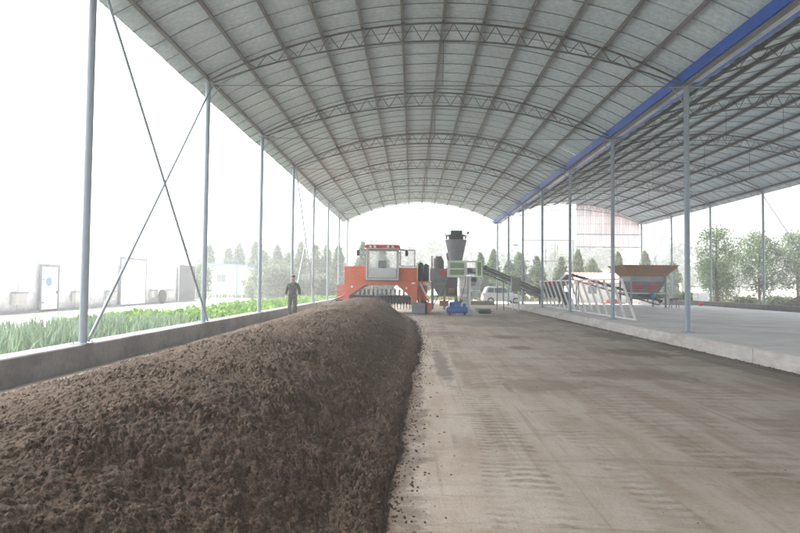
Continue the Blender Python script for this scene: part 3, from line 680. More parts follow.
MB().path([(.5, -.3, 2.15), (.62, -.35, 1.9), (.55, -.33, 1.62)], .014, 6).build('air_hose', 'steel_black', B)
for z in (.7, 1.15): bx(2.72, 3.1, -.112, -.1, z, z+.3).build('cover_plate', 'pale_metal', B)
# compressor
K = thing('air_compressor', (2.5, 30.35, 0), 'blue air compressor with long tank in front of the bagging machine', 'compressor')
MB().lathe([(.08, -.6), (.16, -.56), (.175, -.5), (.175, .5), (.16, .56), (.08, .6)], (0, 0, .27), 'x', 18).build('tank', 'blue_paint', K)
for x in (-.42, .42): MB().box(x-.04, x+.04, -.14, .14, 0, .14).build('foot', 'steel_black', K)
MB().box(-.5, .5, -.13, .13, .44, .47).build('mount_plate', 'blue_paint', K)
MB().lathe([(.1, -.14), (.13, -.1), (.13, .1), (.1, .14)], (-.28, 0, .6), 'x', 14).build('motor', 'blue_paint', K)
pu = MB().box(-.05, .2, -.1, .1, .47, .68).build('pump', 'blue_paint', K, .02)
MB().tube((0, 0, .66), (-.08, 0, .9), .07, n=10).tube((.15, 0, .66), (.25, 0, .86), .07, n=10).build('cylinder_head', 'steel_dark', pu)
MB().lathe([(.16, -.02), (.17, 0), (.16, .02)], (-.05, -.15, .66), 'y', 18).build('flywheel', 'blue_paint', K)
MB().box(.3, .48, -.09, .09, .47, .64).build('pump', 'blue_paint', K, .02)
# bag take-off conveyor with green roller
V = thing('bag_conveyor', (3.98, 30.7, 0), 'short white floor conveyor with dark green drum beside the bagging machine', 'conveyor')
MB().box(-.42, .42, -.15, -.1, .0, .3).box(-.42, .42, .25, .3, .0, .3).box(-.42, -.36, -.1, .25, .02, .08).box(.36, .42, -.1, .25, .02, .08).build('frame', 'white_paint', V)
MB().lathe([(.06, -.34), (.12, -.32), (.12, .32), (.06, .34)], (.06, -.19, .2), 'x', 16).tube((-.4, -.19, .2), (.5, -.19, .2), .02).build('drum_motor', 'dark_green_paint', V)
MB().box(-.4, .4, -.09, .24, .3, .33).build('belt', 'rubber', V)
# ------------------------------------------------------------------ dark screening machine behind
D = thing('screening_machine', (2.15, 37.4, 0), 'dark grey screening machine with funnel hopper behind the orange turner', 'machine')
fr = MB()
for x in (-.8, .05, .85):
    for y in (-.5, .5): fr.bar((x, y, 0), (x, y, 2.4), .08)
for z in (.9, 1.7, 2.4):
    for y in (-.5, .5): fr.bar((-.85, y, z), (.9, y, z), .07)
fr.bar((-.8, -.5, .1), (.05, -.5, 1.7), .05).bar((.05, -.5, .1), (.85, -.5, 1.6), .05).bar((.85, -.5, .9), (.05, -.5, 2.4), .05)
fr.build('frame', 'steel_grey', D)
MB().loft([[(-.35, -.25, .9), (-.05, -.25, .9), (-.05, .25, .9), (-.35, .25, .9)], [(-.95, -.6, 2.0), (.2, -.6, 2.0), (.2, .5, 2.0), (-.95, .5, 2.0)], [(-.95, -.6, 2.75), (.2, -.6, 2.75), (.2, .5, 2.75), (-.95, .5, 2.75)]]).build('funnel', 'steel_grey', D)
MB().lathe([(.36, -.0), (.36, .55), (.22, .75), (.22, .85)], (-.35, 0, 2.752), 'z', 18).build('dust_cylinder', 'steel_dark', D)
MB().lathe([(.2, -.02), (.2, .0)], (-.1, -.62, 2.45), 'y', 20).build('sign_disc', 'red_paint', D)
MB().box(.15, .9, -.55, .55, .95, 2.2).build('screen_box', 'steel_dark', D, .03); MB().box(.25, .8, -.4, .4, 2.404, 3.3).build('chute', 'steel_dark', D, .03)
MB().tube((.4, 0, 3.3), (.25, 0, 3.85), .16, .12, 12).build('pipe', 'steel_dark', D); MB().tube((-.82, -.3, 2.7), (-.82, -.3, 3.6), .05).tube((-.65, .2, 2.7), (-.65, .2, 3.5), .04).build('post', 'steel_dark', D)
MB().lathe([(.15, -.2), (.17, 0), (.15, .2)], (.5, -.7, 1.3), 'x', 14).build('motor', 'rust', D); MB().box(-.3, .3, -.62, -.52, .25, .6).build('guard', 'rust', D)
# ------------------------------------------------------------------ belt conveyors
def conveyor(name, lo, hi, label, legs, ld=True):
    lo = Vector(lo); hi = Vector(hi); t = thing(name, (lo.x, lo.y, legs[0][1]), label, 'conveyor'); o = Vector(t.location)
    lo = lo-o; hi = hi-o; d = (hi-lo).normalized(); sd = Vector((d.y, -d.x, 0)).normalized()*.3; n = sd.normalized().cross(d).normalized()
    if n.z < 0: n = -n
    fr = MB()
    for s_ in (-1, 1):
        fr.bar(lo+sd*s_, hi+sd*s_, .05, .1); fr.bar(lo+sd*s_-n*.28, hi+sd*s_-n*.28, .04, .06)
        L = (hi-lo).length; m_ = int(L/.7)
        for k in range(m_+1): fr.bar(lo+d*(L*k/m_)+sd*s_, lo+d*(L*k/m_)+sd*s_-n*.28, .035)
    fr.build('frame', 'steel_dark', t)
    MB().loft([[lo+n*.08+sd*.85, lo+n*.06, lo+n*.08-sd*.85, lo+n*.09-sd*.85, lo+n*.07, lo+n*.09+sd*.85], [hi+n*.08+sd*.85, hi+n*.06, hi+n*.08-sd*.85, hi+n*.09-sd*.85, hi+n*.07, hi+n*.09+sd*.85]]).build('belt', 'rubber', t)
    for p in (lo, hi): MB().tube(p-sd*.95, p+sd*.95, .12, n=14).build('drum', 'steel_black', t)
    L = (hi-lo).length
    for k in range(int(L/1.1)): p = lo+d*(.5+1.1*k)+n*.02; MB().tube(p-sd*.9, p+sd*.9, .035, n=8).build('idler', 'steel_grey', t)
    if ld:
        nb = int(L*11); tt = RNG.random(nb); pts = np.array([tuple(lo+d*(L*(.05+.9*a))+n*.1+sd*(random.uniform(-.6, .6))) for a in tt]); v, f = scatter_blobs(pts, .03+.05*RNG.random(nb)); o2 = obj('load', npmesh('load', v, f), 'compost_on_belt', t); o2['kind'] = 'stuff'
    for (k, zg) in legs:
        p = lo+d*(L*k)-n*.28; g_ = zg-o.z
        for s_ in (-1, 1): MB().bar(p+sd*s_, Vector((p.x, p.y, g_))+sd*s_*1.2, .06).build('leg', 'steel_dark', t)
    return t
conveyor('belt_conveyor', (10.0, 39.8, .95), (4.75, 36.6, 2.85), 'dark inclined belt conveyor rising from the crusher towards the bagging machine', [(.1, PLZ), (.75, 0)])
conveyor('belt_conveyor', (16.3, 36.4, .75), (11.35, 39.2, 2.45), 'inclined belt conveyor running under the rusty-rimmed hopper up to the crusher', [(.3, PLZ), (.92, PLZ)])
# ------------------------------------------------------------------ crusher
C_ = thing('crusher', (10.2, 40.2, PLZ), 'dark crusher with red top bars behind the white railing racks', 'machine')
MB().box(-.9, .75, -.5, .5, .5, 1.35).build('housing', 'steel_dark', C_, .03)
for x in (-.8, .65):
    for y in (-.4, .4): MB().bar((x, y, 0), (x, y, .5), .12).build('leg', 'steel_dark', C_)
for k in range(6): MB().box(-.85+k*.2, -.72+k*.2, -.45, .45, 1.352, 1.6).build('top_bar', 'red_paint', C_)
MB().box(-1.05, .4, -.55, .55, 1.605, 1.66).build('lid', 'steel_black', C_)
MB().prism([(.4, -.4, 1.35), (1.0, -.4, 1.35), (1.35, -.4, 2.05), (1.0, -.4, 2.2), (.5, -.4, 1.75)][::-1], (0, .8, 0)).build('feed_chute', 'steel_grey', C_, .03)
MB().lathe([(.17, -.35), (.2, -.3), (.2, .3), (.17, .35)], (.9, -.6, .75), 'y', 16).build('motor', 'steel_grey', C_); MB().box(.75, 1.05, -.9, -.3, 0, .58).build('motor_stand', 'steel_dark', C_)
# ------------------------------------------------------------------ feed hopper with rusty rim
H = thing('feed_hopper', (15.5, 37.3, PLZ), 'large grey feed hopper with flared rusty rim and red characters on platform', 'hopper')
def rect(hx, hy, z, cx=0, cy=0): return [(cx-hx, cy-hy, z), (cx+hx, cy-hy, z), (cx+hx, cy+hy, z), (cx-hx, cy+hy, z)]
def shell(name, a, b, m_, th=.03):
    mb = MB(); ai = [(x-math.copysign(th, x), y-math.copysign(th, y), z) for x, y, z in a]; bi = [(x-math.copysign(th, x), y-math.copysign(th, y), z) for x, y, z in b]
    mb.loft([a, b], False); mb.loft([bi, ai], False)
    n = 4; vs = b+bi; mb.add(vs, [(i, (i+1) % 4, 4+(i+1) % 4, 4+i) for i in range(4)]); vs = a+ai; mb.add(vs, [((i+1) % 4, i, 4+i, 4+(i+1) % 4) for i in range(4)])
    return mb.build(name, m_, H)
shell('rim', rect(1.16, .95, 2.03), rect(1.8, 1.5, 2.76), 'rust'); shell('bin', rect(1.14, .93, 1.68), rect(1.14, .93, 2.028), 'steel_grey')
fn = shell('funnel', rect(.62, .4, .5), rect(1.12, .91, 1.678), 'steel_grey')
for k, x in enumerate((-.82, -.42, .2, .6)):
    mb = MB()
    def P_(u, v): # a point on the sloping front plate
        z = 1.2+v; fz = (z-.5)/1.178; return (x+u, -(.4+.51*fz)-.012, z)
    for v in (.02, .14, .27): mb.bar(P_(-.15, v), P_(.15, v), .012, .05)
    for u in (-.11, .0, .11): mb.bar(P_(u, -.02+.03*(k % 2)), P_(u, .3), .012, .045, (1, 0, 0))
    mb.build('red_character', 'red_paint', H)
for x in (-1.12, 1.12):
    for y in (-.95, .95): MB().bar((x, y, 0), (x, y, 2.0), .1).box(x-.12, x+.12, y-.12, y+.12, 0, .02).build('leg', 'steel_grey', H)
MB().bar((-1.12, -.98, .92), (1.12, -.98, .92), .06).bar((-1.12, .98, .92), (1.12, .98, .92), .06).bar((-1.12, -.93, .95), (-1.12, .93, .95), .06).bar((1.12, -.93, .95), (1.12, .93, .95), .06).build('cross_rail', 'pale_metal', H)
MB().lathe([(.1, -.18), (.16, -.14), (.16, .14), (.1, .18)], (.25, -.95-.06, .78), 'z', 14).build('motor', 'teal_paint', H); MB().box(.0, .16, -1.1, -.98, .95, 1.06).build('gear_box', 'red_paint', H)
st = thing('tool_stand', (16.95, 35.9, PLZ), 'small dark trestle standing beside the right leg of the hopper', 'trestle')
MB().box(-.2, .2, -.15, .15, .52, .62).build('top', 'steel_black', st)
for x in (-1, 1):
    for y in (-1, 1): MB().bar((x*.15, y*.1, .52), (x*.25, y*.18, 0), .035).build('leg', 'steel_dark', st)
# ------------------------------------------------------------------ white railing racks leaning on the columns
def rack(y0, y1, n, label):
    t = thing('railing_rack', (8.75, (y0+y1)/2, PLZ), label, 'railing', 'white racks leaning on the middle columns'); h = (y1-y0)/2
    top = (-.54, 1.62)
    MB().bar((top[0], -h, top[1]), (top[0], h, top[1]), .06).build('top_rail', 'white_paint', t)
    MB().bar((0, -h, .035), (0, h, .035), .06).build('bottom_rail', 'white_paint', t)
    for k in range(n):
        y = -h+.12+(2*h-.24)*k/(n-1)
        MB().bar((top[0]+.012, y, top[1]-.035), (-.012, y, .07), .085, .05, (0, 1, 0)).build('bar', 'white_paint', t)
rack(28.55, 35.6, 8, 'white barred railing rack leaning behind the crusher, farther of the two')
rack(21.6, 27.9, 7, 'white barred railing rack leaning nearest the camera on the platform edge')
# ------------------------------------------------------------------ electric cabinet
E_ = thing('electric_cabinet', (6.87, 36.5, 0), 'grey electric cabinet on a white post beside the platform end', 'cabinet')
MB().box(-.3, .3, -.15, .2, 1.3, 2.18).build('box', 'cabinet_grey', E_, .012)
dr = MB().box(-.27, .27, -.17, -.151, 1.33, 2.15).build('door', 'cabinet_grey', E_); MB().box(.19, .22, -.19, -.171, 1.68, 1.82).build('handle', 'steel_black', dr)
MB().box(-.33, .33, -.2, .24, 2.182, 2.2).build('rain_cover', 'cabinet_grey', E_)
MB().bar((.2, .02, 0), (.2, .02, 1.3), .1).build('post', 'white_paint', E_); MB().bar((-.2, .02, 0), (-.2, .02, 1.3), .05).build('post', 'white_paint', E_)
# ------------------------------------------------------------------ white car
W = thing('parked_car', (8.15, 50.0, 0), 'white compact hatchback car parked behind the far end of the shed', 'car')
bd = MB(); HWd = .8
low = [(-1.75, .32), (-1.78, .55), (-1.72, .95), (-1.0, 1.0), (.75, .97), (1.5, .86), (1.74, .7), (1.76, .34)]
rings = []
for s_, y in ((.96, -HWd), (1, -HWd+.05), (1, HWd-.05), (.96, HWd)): rings.append([(x*(.985 if s_ < 1 else 1), y, .62+(z-.62)*s_) for x, z in low])
bd.loft(rings)
cabn = [(-1.68, .93), (-1.45, 1.5), (-1.2, 1.58), (-.1, 1.6), (.2, 1.52), (.85, .95)]
bd.loft([[(x*.97-.01, -.62 if z > 1.2 else -.74, z) for x, z in cabn], [(x, -.58 if z > 1.2 else -.7, z+.004) for x, z in cabn], [(x, .58 if z > 1.2 else .7, z+.004) for x, z in cabn], [(x*.97-.01, .62 if z > 1.2 else .74, z) for x, z in cabn]])
bd = bd.build('body', 'car_paint', W, .02)
def pane(pts): MB().prism([(x, -.765+(z-1.0)*.22, z) for x, z in pts][::-1], (0, .012, 0)).build('window', 'window_grey', W)
pane([(-1.42, 1.04), (-.82, 1.04), (-.82, 1.44), (-1.28, 1.44)]); pane([(-.74, 1.04), (-.08, 1.04), (-.08, 1.46), (-.74, 1.45)]); pane([(.0, 1.04), (.62, 1.04), (.2, 1.44), (.0, 1.46)])
for x in (-1.1, 1.12):
    for y in (-.72, .72):
        t = MB().lathe([(.2, -.09), (.29, -.09), (.31, -.05), (.31, .05), (.29, .09), (.2, .09)], (x, y, .31), 'y', 20).build('wheel', 'rubber', W)
        MB().lathe([(.08, -.1), (.19, -.092), (.19, .092), (.08, .1)], (x, y, .31), 'y', 16).build('rim', 'chrome', t)
MB().box(-1.795, -1.7, -.76, -.55, .7, .98).build('tail_light', 'lamp_red', W); MB().box(-1.795, -1.7, .55, .76, .7, .98).build('tail_light', 'lamp_red', W)
MB().box(1.62, 1.75, -.77, -.5, .62, .76).build('headlight', 'lamp_clear', W); MB().box(1.62, 1.75, .5, .77, .62, .76).build('headlight', 'lamp_clear', W)
MB().box(-.05, -.03, -.806, -.8, .42, .98).build('door_gap', 'rubber', W); MB().box(-.3, -.15, -.82, -.8, .85, .88).build('handle', 'car_paint', W); MB().box(.55, .68, -.92, -.78, .98, 1.08).build('mirror', 'car_paint', W, .02)
MB().box(-1.82, -1.74, -.72, .72, .36, .52).build('bumper', 'car_paint', W, .02); MB().box(1.72, 1.8, -.72, .72, .36, .52).build('bumper', 'car_paint', W, .02)
tag(MB().prism([(4.9, 46.6, 0), (7.0, 46.6, 0), (6.95, 46.6, .33), (4.95, 46.6, .35)][::-1], (0, .35, 0)).build('concrete_block', 'wall_concrete', None, .03), 'long grey concrete kerb block lying in front of the white car', 'block')
# ------------------------------------------------------------------ steel frame beyond the far end
F_ = thing('steel_frame', (13.55, 58.0, 0), 'thin grey steel goalpost frame with two rails beyond the shed', 'frame')
for x in (-3.35, 3.35): MB().bar((x, 0, -.05), (x, 0, 6.55), .1).build('post', 'steel_grey', F_)
MB().bar((-3.35, 0, 6.5), (3.35, 0, 6.5), .09).build('rail', 'steel_grey', F_); MB().bar((-3.35, 0, 4.3), (3.35, 0, 4.3), .09).build('rail', 'steel_grey', F_)
MB().bar((-3.2, 0, 1.8), (-.2, 0, 4.2), .06).bar((-3.2, .1, 4.2), (-.2, .1, 1.8), .05).build('brace', 'steel_grey', F_)
for x, z0, z1 in ((.5, 3.9, 6.4), (1.45, 4.4, 6.4), (1.7, 5.0, 6.0)): MB().bar((x, 0, z0), (x, 0, z1), .07).build('hanger', 'steel_grey', F_)
MB().bar((-3.3, .1, 5.95), (-1.0, .1, 5.85), .05).box(-2.9, -2.4, 0, .2, 5.95, 6.05).build('lamp_arm', 'steel_grey', F_)
# ------------------------------------------------------------------ person
def skinned(name, pts, edges, rad, material, parent, sub=2, roots=(0,)):
    me = bpy.data.meshes.new(name); me.from_pydata(pts, edges, []); o = bpy.data.objects.new(name, me); col.objects.link(o)
    o.modifiers.new('Skin', 'SKIN').use_smooth_shade = True
    for i, r in enumerate(rad): me.skin_vertices[0].data[i].radius = r if isinstance(r, tuple) else (r, r)
    for i in roots: me.skin_vertices[0].data[i].use_root = True
    s_ = o.modifiers.new('Sub', 'SUBSURF'); s_.levels = sub; s_.render_levels = sub
    bpy.context.view_layer.update(); ev = o.evaluated_get(bpy.context.evaluated_depsgraph_get()); m2 = bpy.data.meshes.new_from_object(ev)
    bpy.data.objects.remove(o); m2.name = name; m2.materials.clear(); m2.polygons.foreach_set('use_smooth', [True]*len(m2.polygons))
    return obj(name, m2, material, parent)
PX, PY = -5.02, 23.0; PZ = pile_z(PX, PY)-.03
Pn = thing('person', (PX, PY, PZ), 'person in olive green jacket and trousers standing on the windrow near the wall', 'person', rz=R(6))
J = {'pel': (0, 0, .92), 'wai': (0, .01, 1.08), 'che': (0, .0, 1.3), 'nk': (0, -.01, 1.46), 'hd0': (0, -.03, 1.54), 'hd1': (0, -.035, 1.62), 'hd2': (0, -.02, 1.70),
     'shL': (-.185, .0, 1.37), 'elL': (-.265, .04, 1.13), 'wrL': (-.28, -.06, .9), 'shR': (.185, .0, 1.37), 'elR': (.27, .05, 1.13), 'wrR': (.29, -.04, .9),
     'hiL': (-.1, 0, .88), 'knL': (-.115, -.07, .49), 'anL': (-.115, .0, .09), 'hiR': (.1, 0, .88), 'knR': (.11, -.02, .48), 'anR': (.12, .1, .1), 'toL': (-.12, -.14, .035), 'toR': (.13, -.04, .04)}
def hand(sx, w_):
    wx, wy, wz = w_; pts = []; ed = []; rad = []; roots = []
    base = len(pts)
    pts += [(wx, wy, wz), (wx+sx*.004, wy-.012, wz-.045), (wx+sx*.004, wy-.02, wz-.085)]; ed += [(0, 1), (1, 2)]; rad += [(.022, .03), (.018, .042), (.015, .04)]; roots.append(0)
    for k, (dy, L) in enumerate(((-.032, .07), (-.011, .078), (.01, .073), (.03, .056))):
        b = len(pts); q = (wx+sx*.004, wy-.02+dy, wz-.085)
        pts += [q, (q[0]-sx*.004, q[1]-.004, q[2]-L*.5), (q[0]-sx*.018, q[1]-.006, q[2]-L*.8), (q[0]-sx*.03, q[1]-.004, q[2]-L)]
        ed += [(b, b+1), (b+1, b+2), (b+2, b+3)]; rad += [.0095, .009, .0085, .007]; roots.append(b)
    b = len(pts); pts += [(wx, wy-.03, wz-.03), (wx-sx*.006, wy-.066, wz-.06), (wx-sx*.014, wy-.075, wz-.095)]; ed += [(b, b+1), (b+1, b+2)]; rad += [.013, .011, .008]; roots.append(b)
    return pts, ed, rad, roots
names = list(J); ix = {k: i for i, k in enumerate(names)}; pts = [J[k] for k in names]
ed = [('pel', 'wai'), ('wai', 'che'), ('che', 'nk'), ('nk', 'hd0'), ('hd0', 'hd1'), ('hd1', 'hd2'), ('che', 'shL'), ('shL', 'elL'), ('elL', 'wrL'), ('che', 'shR'), ('shR', 'elR'), ('elR', 'wrR'),
      ('pel', 'hiL'), ('hiL', 'knL'), ('knL', 'anL'), ('anL', 'toL'), ('pel', 'hiR'), ('hiR', 'knR'), ('knR', 'anR'), ('anR', 'toR')]
ed = [(ix[a], ix[b]) for a, b in ed]
rr = dict(pel=(.12, .1), wai=(.12, .09), che=(.14, .1), nk=.055, hd0=(.075, .085), hd1=(.09, .11), hd2=(.075, .09), shL=.06, elL=.042, wrL=.03, shR=.06, elR=.042, wrR=.03, hiL=.085, knL=.056, anL=.04, hiR=.085, knR=.056, anR=.04, toL=.03, toR=.03)
rad = [rr[k] for k in names]; roots = [0]
for sx, k in ((-1, 'wrL'), (1, 'wrR')):
    p, e, r_, ro_ = hand(sx, J[k]); b = len(pts); pts = pts+p; ed = ed+[(i+b, j+b) for i, j in e]; rad = rad+r_; roots += [i+b for i in ro_]
body = skinned('body', pts, ed, rad, 'skin', Pn, 2, roots)
def sub(keys, edges, rads, name, m_):
    ii = {k: i for i, k in enumerate(keys)}; return skinned(name, [J[k] for k in keys], [(ii[a], ii[b]) for a, b in edges], rads, m_, Pn)
J['hem'] = (0, 0, .84); J['col'] = (0, -.005, 1.45); J['cuL'] = (-.282, -.05, .925); J['cuR'] = (.29, -.03, .925); J['hemL'] = (-.115, .0, .1); J['hemR'] = (.12, .1, .11)
jk = sub(['che', 'wai', 'pel', 'hem', 'col', 'shL', 'elL', 'cuL', 'shR', 'elR', 'cuR'], [('che', 'wai'), ('wai', 'pel'), ('pel', 'hem'), ('che', 'col'), ('che', 'shL'), ('shL', 'elL'), ('elL', 'cuL'), ('che', 'shR'), ('shR', 'elR'), ('elR', 'cuR')],
         [(.165, .125), (.17, .13), (.175, .13), (.185, .135), (.07, .07), .085, .075, .058, .085, .075, .058], 'jacket', 'jacket')
sub(['pel', 'hiL', 'knL', 'hemL', 'hiR', 'knR', 'hemR'], [('pel', 'hiL'), ('hiL', 'knL'), ('knL', 'hemL'), ('pel', 'hiR'), ('hiR', 'knR'), ('knR', 'hemR')], [(.14, .11), .11, .085, .075, .11, .085, .075], 'trousers', 'trousers')
for k, t_ in (('anL', 'toL'), ('anR', 'toR')): a = J[k]; b = J[t_]; MB().ball(((a[0]+b[0])/2, (a[1]+b[1])/2-.0, .045), (.055, .14, .055), 12, 8).build('shoe', 'shoe', Pn)
MB().ball((0, .01, 1.70), (.096, .115, .082), 16, 10).build('hair', 'hair', Pn)
for x in (-.033, .033): MB().ball((x, -.142, 1.628), (.014, .008, .009)).build('eye', 'eye_dark', body); MB().box(x-.02, x+.02, -.15, -.13, 1.647, 1.655).build('eyebrow', 'hair', body)
MB().loft([[(-.008, -.135, 1.625), (.008, -.135, 1.625), (0, -.148, 1.627)], [(-.018, -.13, 1.588), (.018, -.13, 1.588), (0, -.168, 1.592)]]).build('nose', 'skin', body)
MB().ball((0, -.125, 1.562), (.028, .012, .008)).build('mouth', 'lips', body)
for s_ in (-1, 1): MB().ball((s_*.092, -.025, 1.61), (.012, .025, .035)).build('ear', 'skin', body)
for sx, k in ((-1, 'wrL'), (1, 'wrR')):
    p, e, r_, ro_ = hand(sx, J[k]); skinned('glove', p, e, [(a*1.25 if not isinstance(a, tuple) else (a[0]*1.25, a[1]*1.2)) for a in r_], 'glove', Pn, 1, ro_)
MB().box(-.09, .09, -.118, -.1, 1.36, 1.46).build('shirt', 'collar', Pn, .02)
MB().box(-.15, -.05, -.152, -.13, 1.2, 1.3).build('pocket', 'jacket', jk, .01); MB().box(.05, .15, -.152, -.13, 1.2, 1.3).build('pocket', 'jacket', jk, .01)
# ------------------------------------------------------------------ white film-covered building on the left
G = thing('film_covered_building', (-19.8, 35, 0), 'long white plastic-film covered building along the path on the left', 'building')
mb = MB(); yy = np.linspace(-20, 14.8, 120); rings = []
for y in yy:
    f_ = .05*math.sin(y*2.1)+.04*math.sin(y*5.3+1); ring = [(0+f_*.3, y, -.06), (f_*.6, y, 1.2), (f_, y, 2.6), (-.15+f_, y, 3.6), (-1.2, y, 4.6), (-3.2, y, 5.3), (-5.5, y, 5.5), (-8, y, 5.2), (-10, y, 4.2), (-10.6, y, 2.5), (-10.7, y, -.06)]; rings.append(ring)
mb.loft(rings, True, True); mb.build('film_cover', 'white_film', G)
MB().box(.06, .16, -20, 14.8, -.06, .1).build('base_board', 'steel_grey', G)
def door(y0, y1, z1, name, fm, dm_, leafs=1):
    d = MB().box(.12, .16, y0, y1, .02, z1).build(name, dm_, G)
    MB().box(.1, .2, y0-.09, y0-.002, .0, z1).box(.1, .2, y1+.002, y1+.09, .0, z1).box(.1, .21, y0-.12, y1+.12, z1+.002, z1+.12).build('frame', fm, d); return d
d1 = door(-6.35, -5.0, 2.4, 'door', 'steel_grey', 'white_wall')
MB().lathe([(.24, 0), (.24, .012)], (.161, -5.75, 1.6), 'x', 20).build('round_sign', 'hut_blue', d1); MB().box(.16, .2, -5.12, -5.06, .95, 1.1).build('handle', 'steel_dark', d1)
for z in (.45, 1.7): MB().box(.16, .18, -6.35, -6.1, z, z+.06).build('hinge', 'steel_grey', d1)
d2 = door(1.6, 5.0, 3.2, 'roller_door', 'steel_grey', 'white_wall')
for k in range(10): MB().box(.16, .175, 1.62, 4.98, .08+k*.31, .36+k*.31).build('slat', 'white_wall', d2)
for y in (-8.0, -3.2, .35, 6.2, 9.0):
    v_ = MB().box(.1, .32, y-.42, y+.42, .45, 1.0).build('vent_box', 'fence_white', G); MB().box(.1, .36, y-.46, y+.46, 1.002, 1.06).build('vent_lid', 'steel_grey', v_)
for k in range(5): MB().box(.02, .06, -8.75+k*.2, -8.63+k*.2, 3.42, 3.55).box(.02, .06, -8.7+k*.2, -8.67+k*.2, 3.36, 3.42).build('sign_character', 'pale_metal', G)
for y in np.arange(-19, 14, 1.55): MB().path([(.14+.05*math.sin(y*3), y, .1), (.16, y+.1, 1.4), (.1, y+.05, 2.9)], .012, 5).build('tie_rope', 'steel_grey', G)
wh = thing('leaning_wheel', (-19.2, 41.8, -.02), 'small dark rubber wheel leaning against the white film building', 'wheel')
t = MB().lathe([(.28, -.09), (.5, -.1), (.55, -.05), (.55, .05), (.5, .1), (.28, .09)], (0, 0, .55), 'x', 22).build('tyre', 'rubber', wh); MB().lathe([(.1, -.06), (.29, -.05), (.29, .05), (.1, .06)], (0, 0, .55), 'x', 16).build('rim', 'pale_metal', wh)
bo = thing('notice_board', (-19.6, 47.4, -.02), 'large dark grey board standing beside the end of the white building', 'board')
MB().box(-.05, .05, -1.7, 1.7, .15, 3.15).build('board', 'board_dark', bo)
for y in (-1.75, 1.75): MB().bar((0, y, 0), (0, y, 3.5), .09).build('post', 'pale_metal', bo)
MB().bar((0, -1.75, 3.45), (0, 1.75, 3.45), .08).build('top_rail', 'pale_metal', bo)
# hut
U = thing('site_hut', (-21.1, 62, -.06), 'small white prefabricated hut with blue roof edge and one window', 'hut')
MB().box(-2.9, 2.3, 0, 4.5, 0, 3.62).build('wall', 'white_wall', U)
MB().prism([(-3.1, -.2, 3.62), (2.5, -.2, 3.62), (2.5, -.2, 3.78), (-3.1, -.2, 3.95)][::-1], (0, 4.9, 0)).build('roof', 'hut_blue', U)
wn = MB().box(-1.2, -.05, -.06, .02, 1.75, 2.75).build('window', 'white_paint', U)
for a in (-1.14, -.6): MB().box(a, a+.5, -.075, -.055, 1.82, 2.68).build('pane', 'window_grey', wn)
MB().box(1.1, 1.25, -.1, -.01, .0, 3.6).build('downpipe', 'hut_blue', U)
MB().box(1.5, 2.2, -.05, .02, .0, 2.1).build('door', 'white_paint', U)
# houses behind the hopper
U = thing('low_house', (21.5, 58, -.06), 'low white house with faded red roof behind the conveyor', 'house')
MB().box(-4.4, 4.6, 0, 5, 0, 2.2).build('wall', 'white_wall', U)
rf_ = MB().prism([(-4.7, -.5, 2.15), (-4.7, 2.5, 3.25), (-4.7, 5.5, 2.15), (-4.7, 5.5, 2.05), (-4.7, -.5, 2.05)], (9.6, 0, 0)).build('roof', 'roof_tile_pink', U)
for k in range(24): MB().bar((-4.6+k*.41, -.5, 2.18), (-4.6+k*.41, 2.5, 3.28), .06, .05).build('roof_rib', 'roof_tile_pink', rf_)
for x in (-2.6, 2.2):
    wn = MB().box(x-.5, x+.5, -.05, .02, .95, 1.75).build('window', 'white_paint', U); MB().box(x-.44, x+.44, -.06, -.045, 1.0, 1.7).build('pane', 'window_grey', wn)
U = thing('white_house', (29.5, 82, -.06), 'white flat-roofed building with dark windows behind the low red-roofed house', 'house')
MB().box(-5.5, 9, 0, 6, 0, 4.2).build('wall', 'white_wall', U); MB().box(-5.8, 9.3, -.3, 6.3, 4.2, 4.4).build('roof', 'fence_white', U)
for x in (-3.4, .8, 5.0):
    wn = MB().box(x-1.1, x+1.1, -.05, .03, 2.95, 3.95).build('window', 'steel_grey', U); MB().box(x-1.04, x+1.04, -.06, -.045, 3.0, 3.9).build('pane', 'window_dark', wn)
BP = thing('brick_pile', (19.6, 54.2, -.004), 'loose pile of red bricks in front of the low house', 'brick pile')
bm_ = MB().box(-.12, .12, -.058, .058, -.027, .027).mesh('brick'); bm_.materials.append(MATS['brick_red'])
for k in range(150):
    lay = int((k/150)**1.4*8); sp_ = 1.15*(1-lay/9.5); o = obj('brick', bm_, None, BP); o.location = (random.uniform(-sp_, sp_), random.uniform(-.4, .4)*(1-lay/10), .03+lay*.058); o.rotation_euler = (random.uniform(-.12, .12), random.uniform(-.12, .12), random.uniform(0, 3.1))
MB().loft([[(-1.1, -.38, 0), (1.1, -.38, 0), (1.1, .38, 0), (-1.1, .38, 0)], [(-.4, -.12, .4), (.4, -.12, .4), (.4, .12, .4), (-.4, .12, .4)]]).build('brick_core', 'brick_red', BP)
# white box and red can on the right
tag(MB().box(22.55, 23.4, 43.8, 44.6, -.03, 1.25).build('white_box', 'white_wall', None, .02), 'plain white box standing behind the right low wall', 'box')
tag(MB().lathe([(.1, PLZ), (.12, PLZ+.02), (.12, PLZ+.28), (.09, PLZ+.3)], (21.1, 40.6, 0), 'z', 14).build('red_can', 'red_paint'), 'small red can on the platform by the right low wall', 'can')
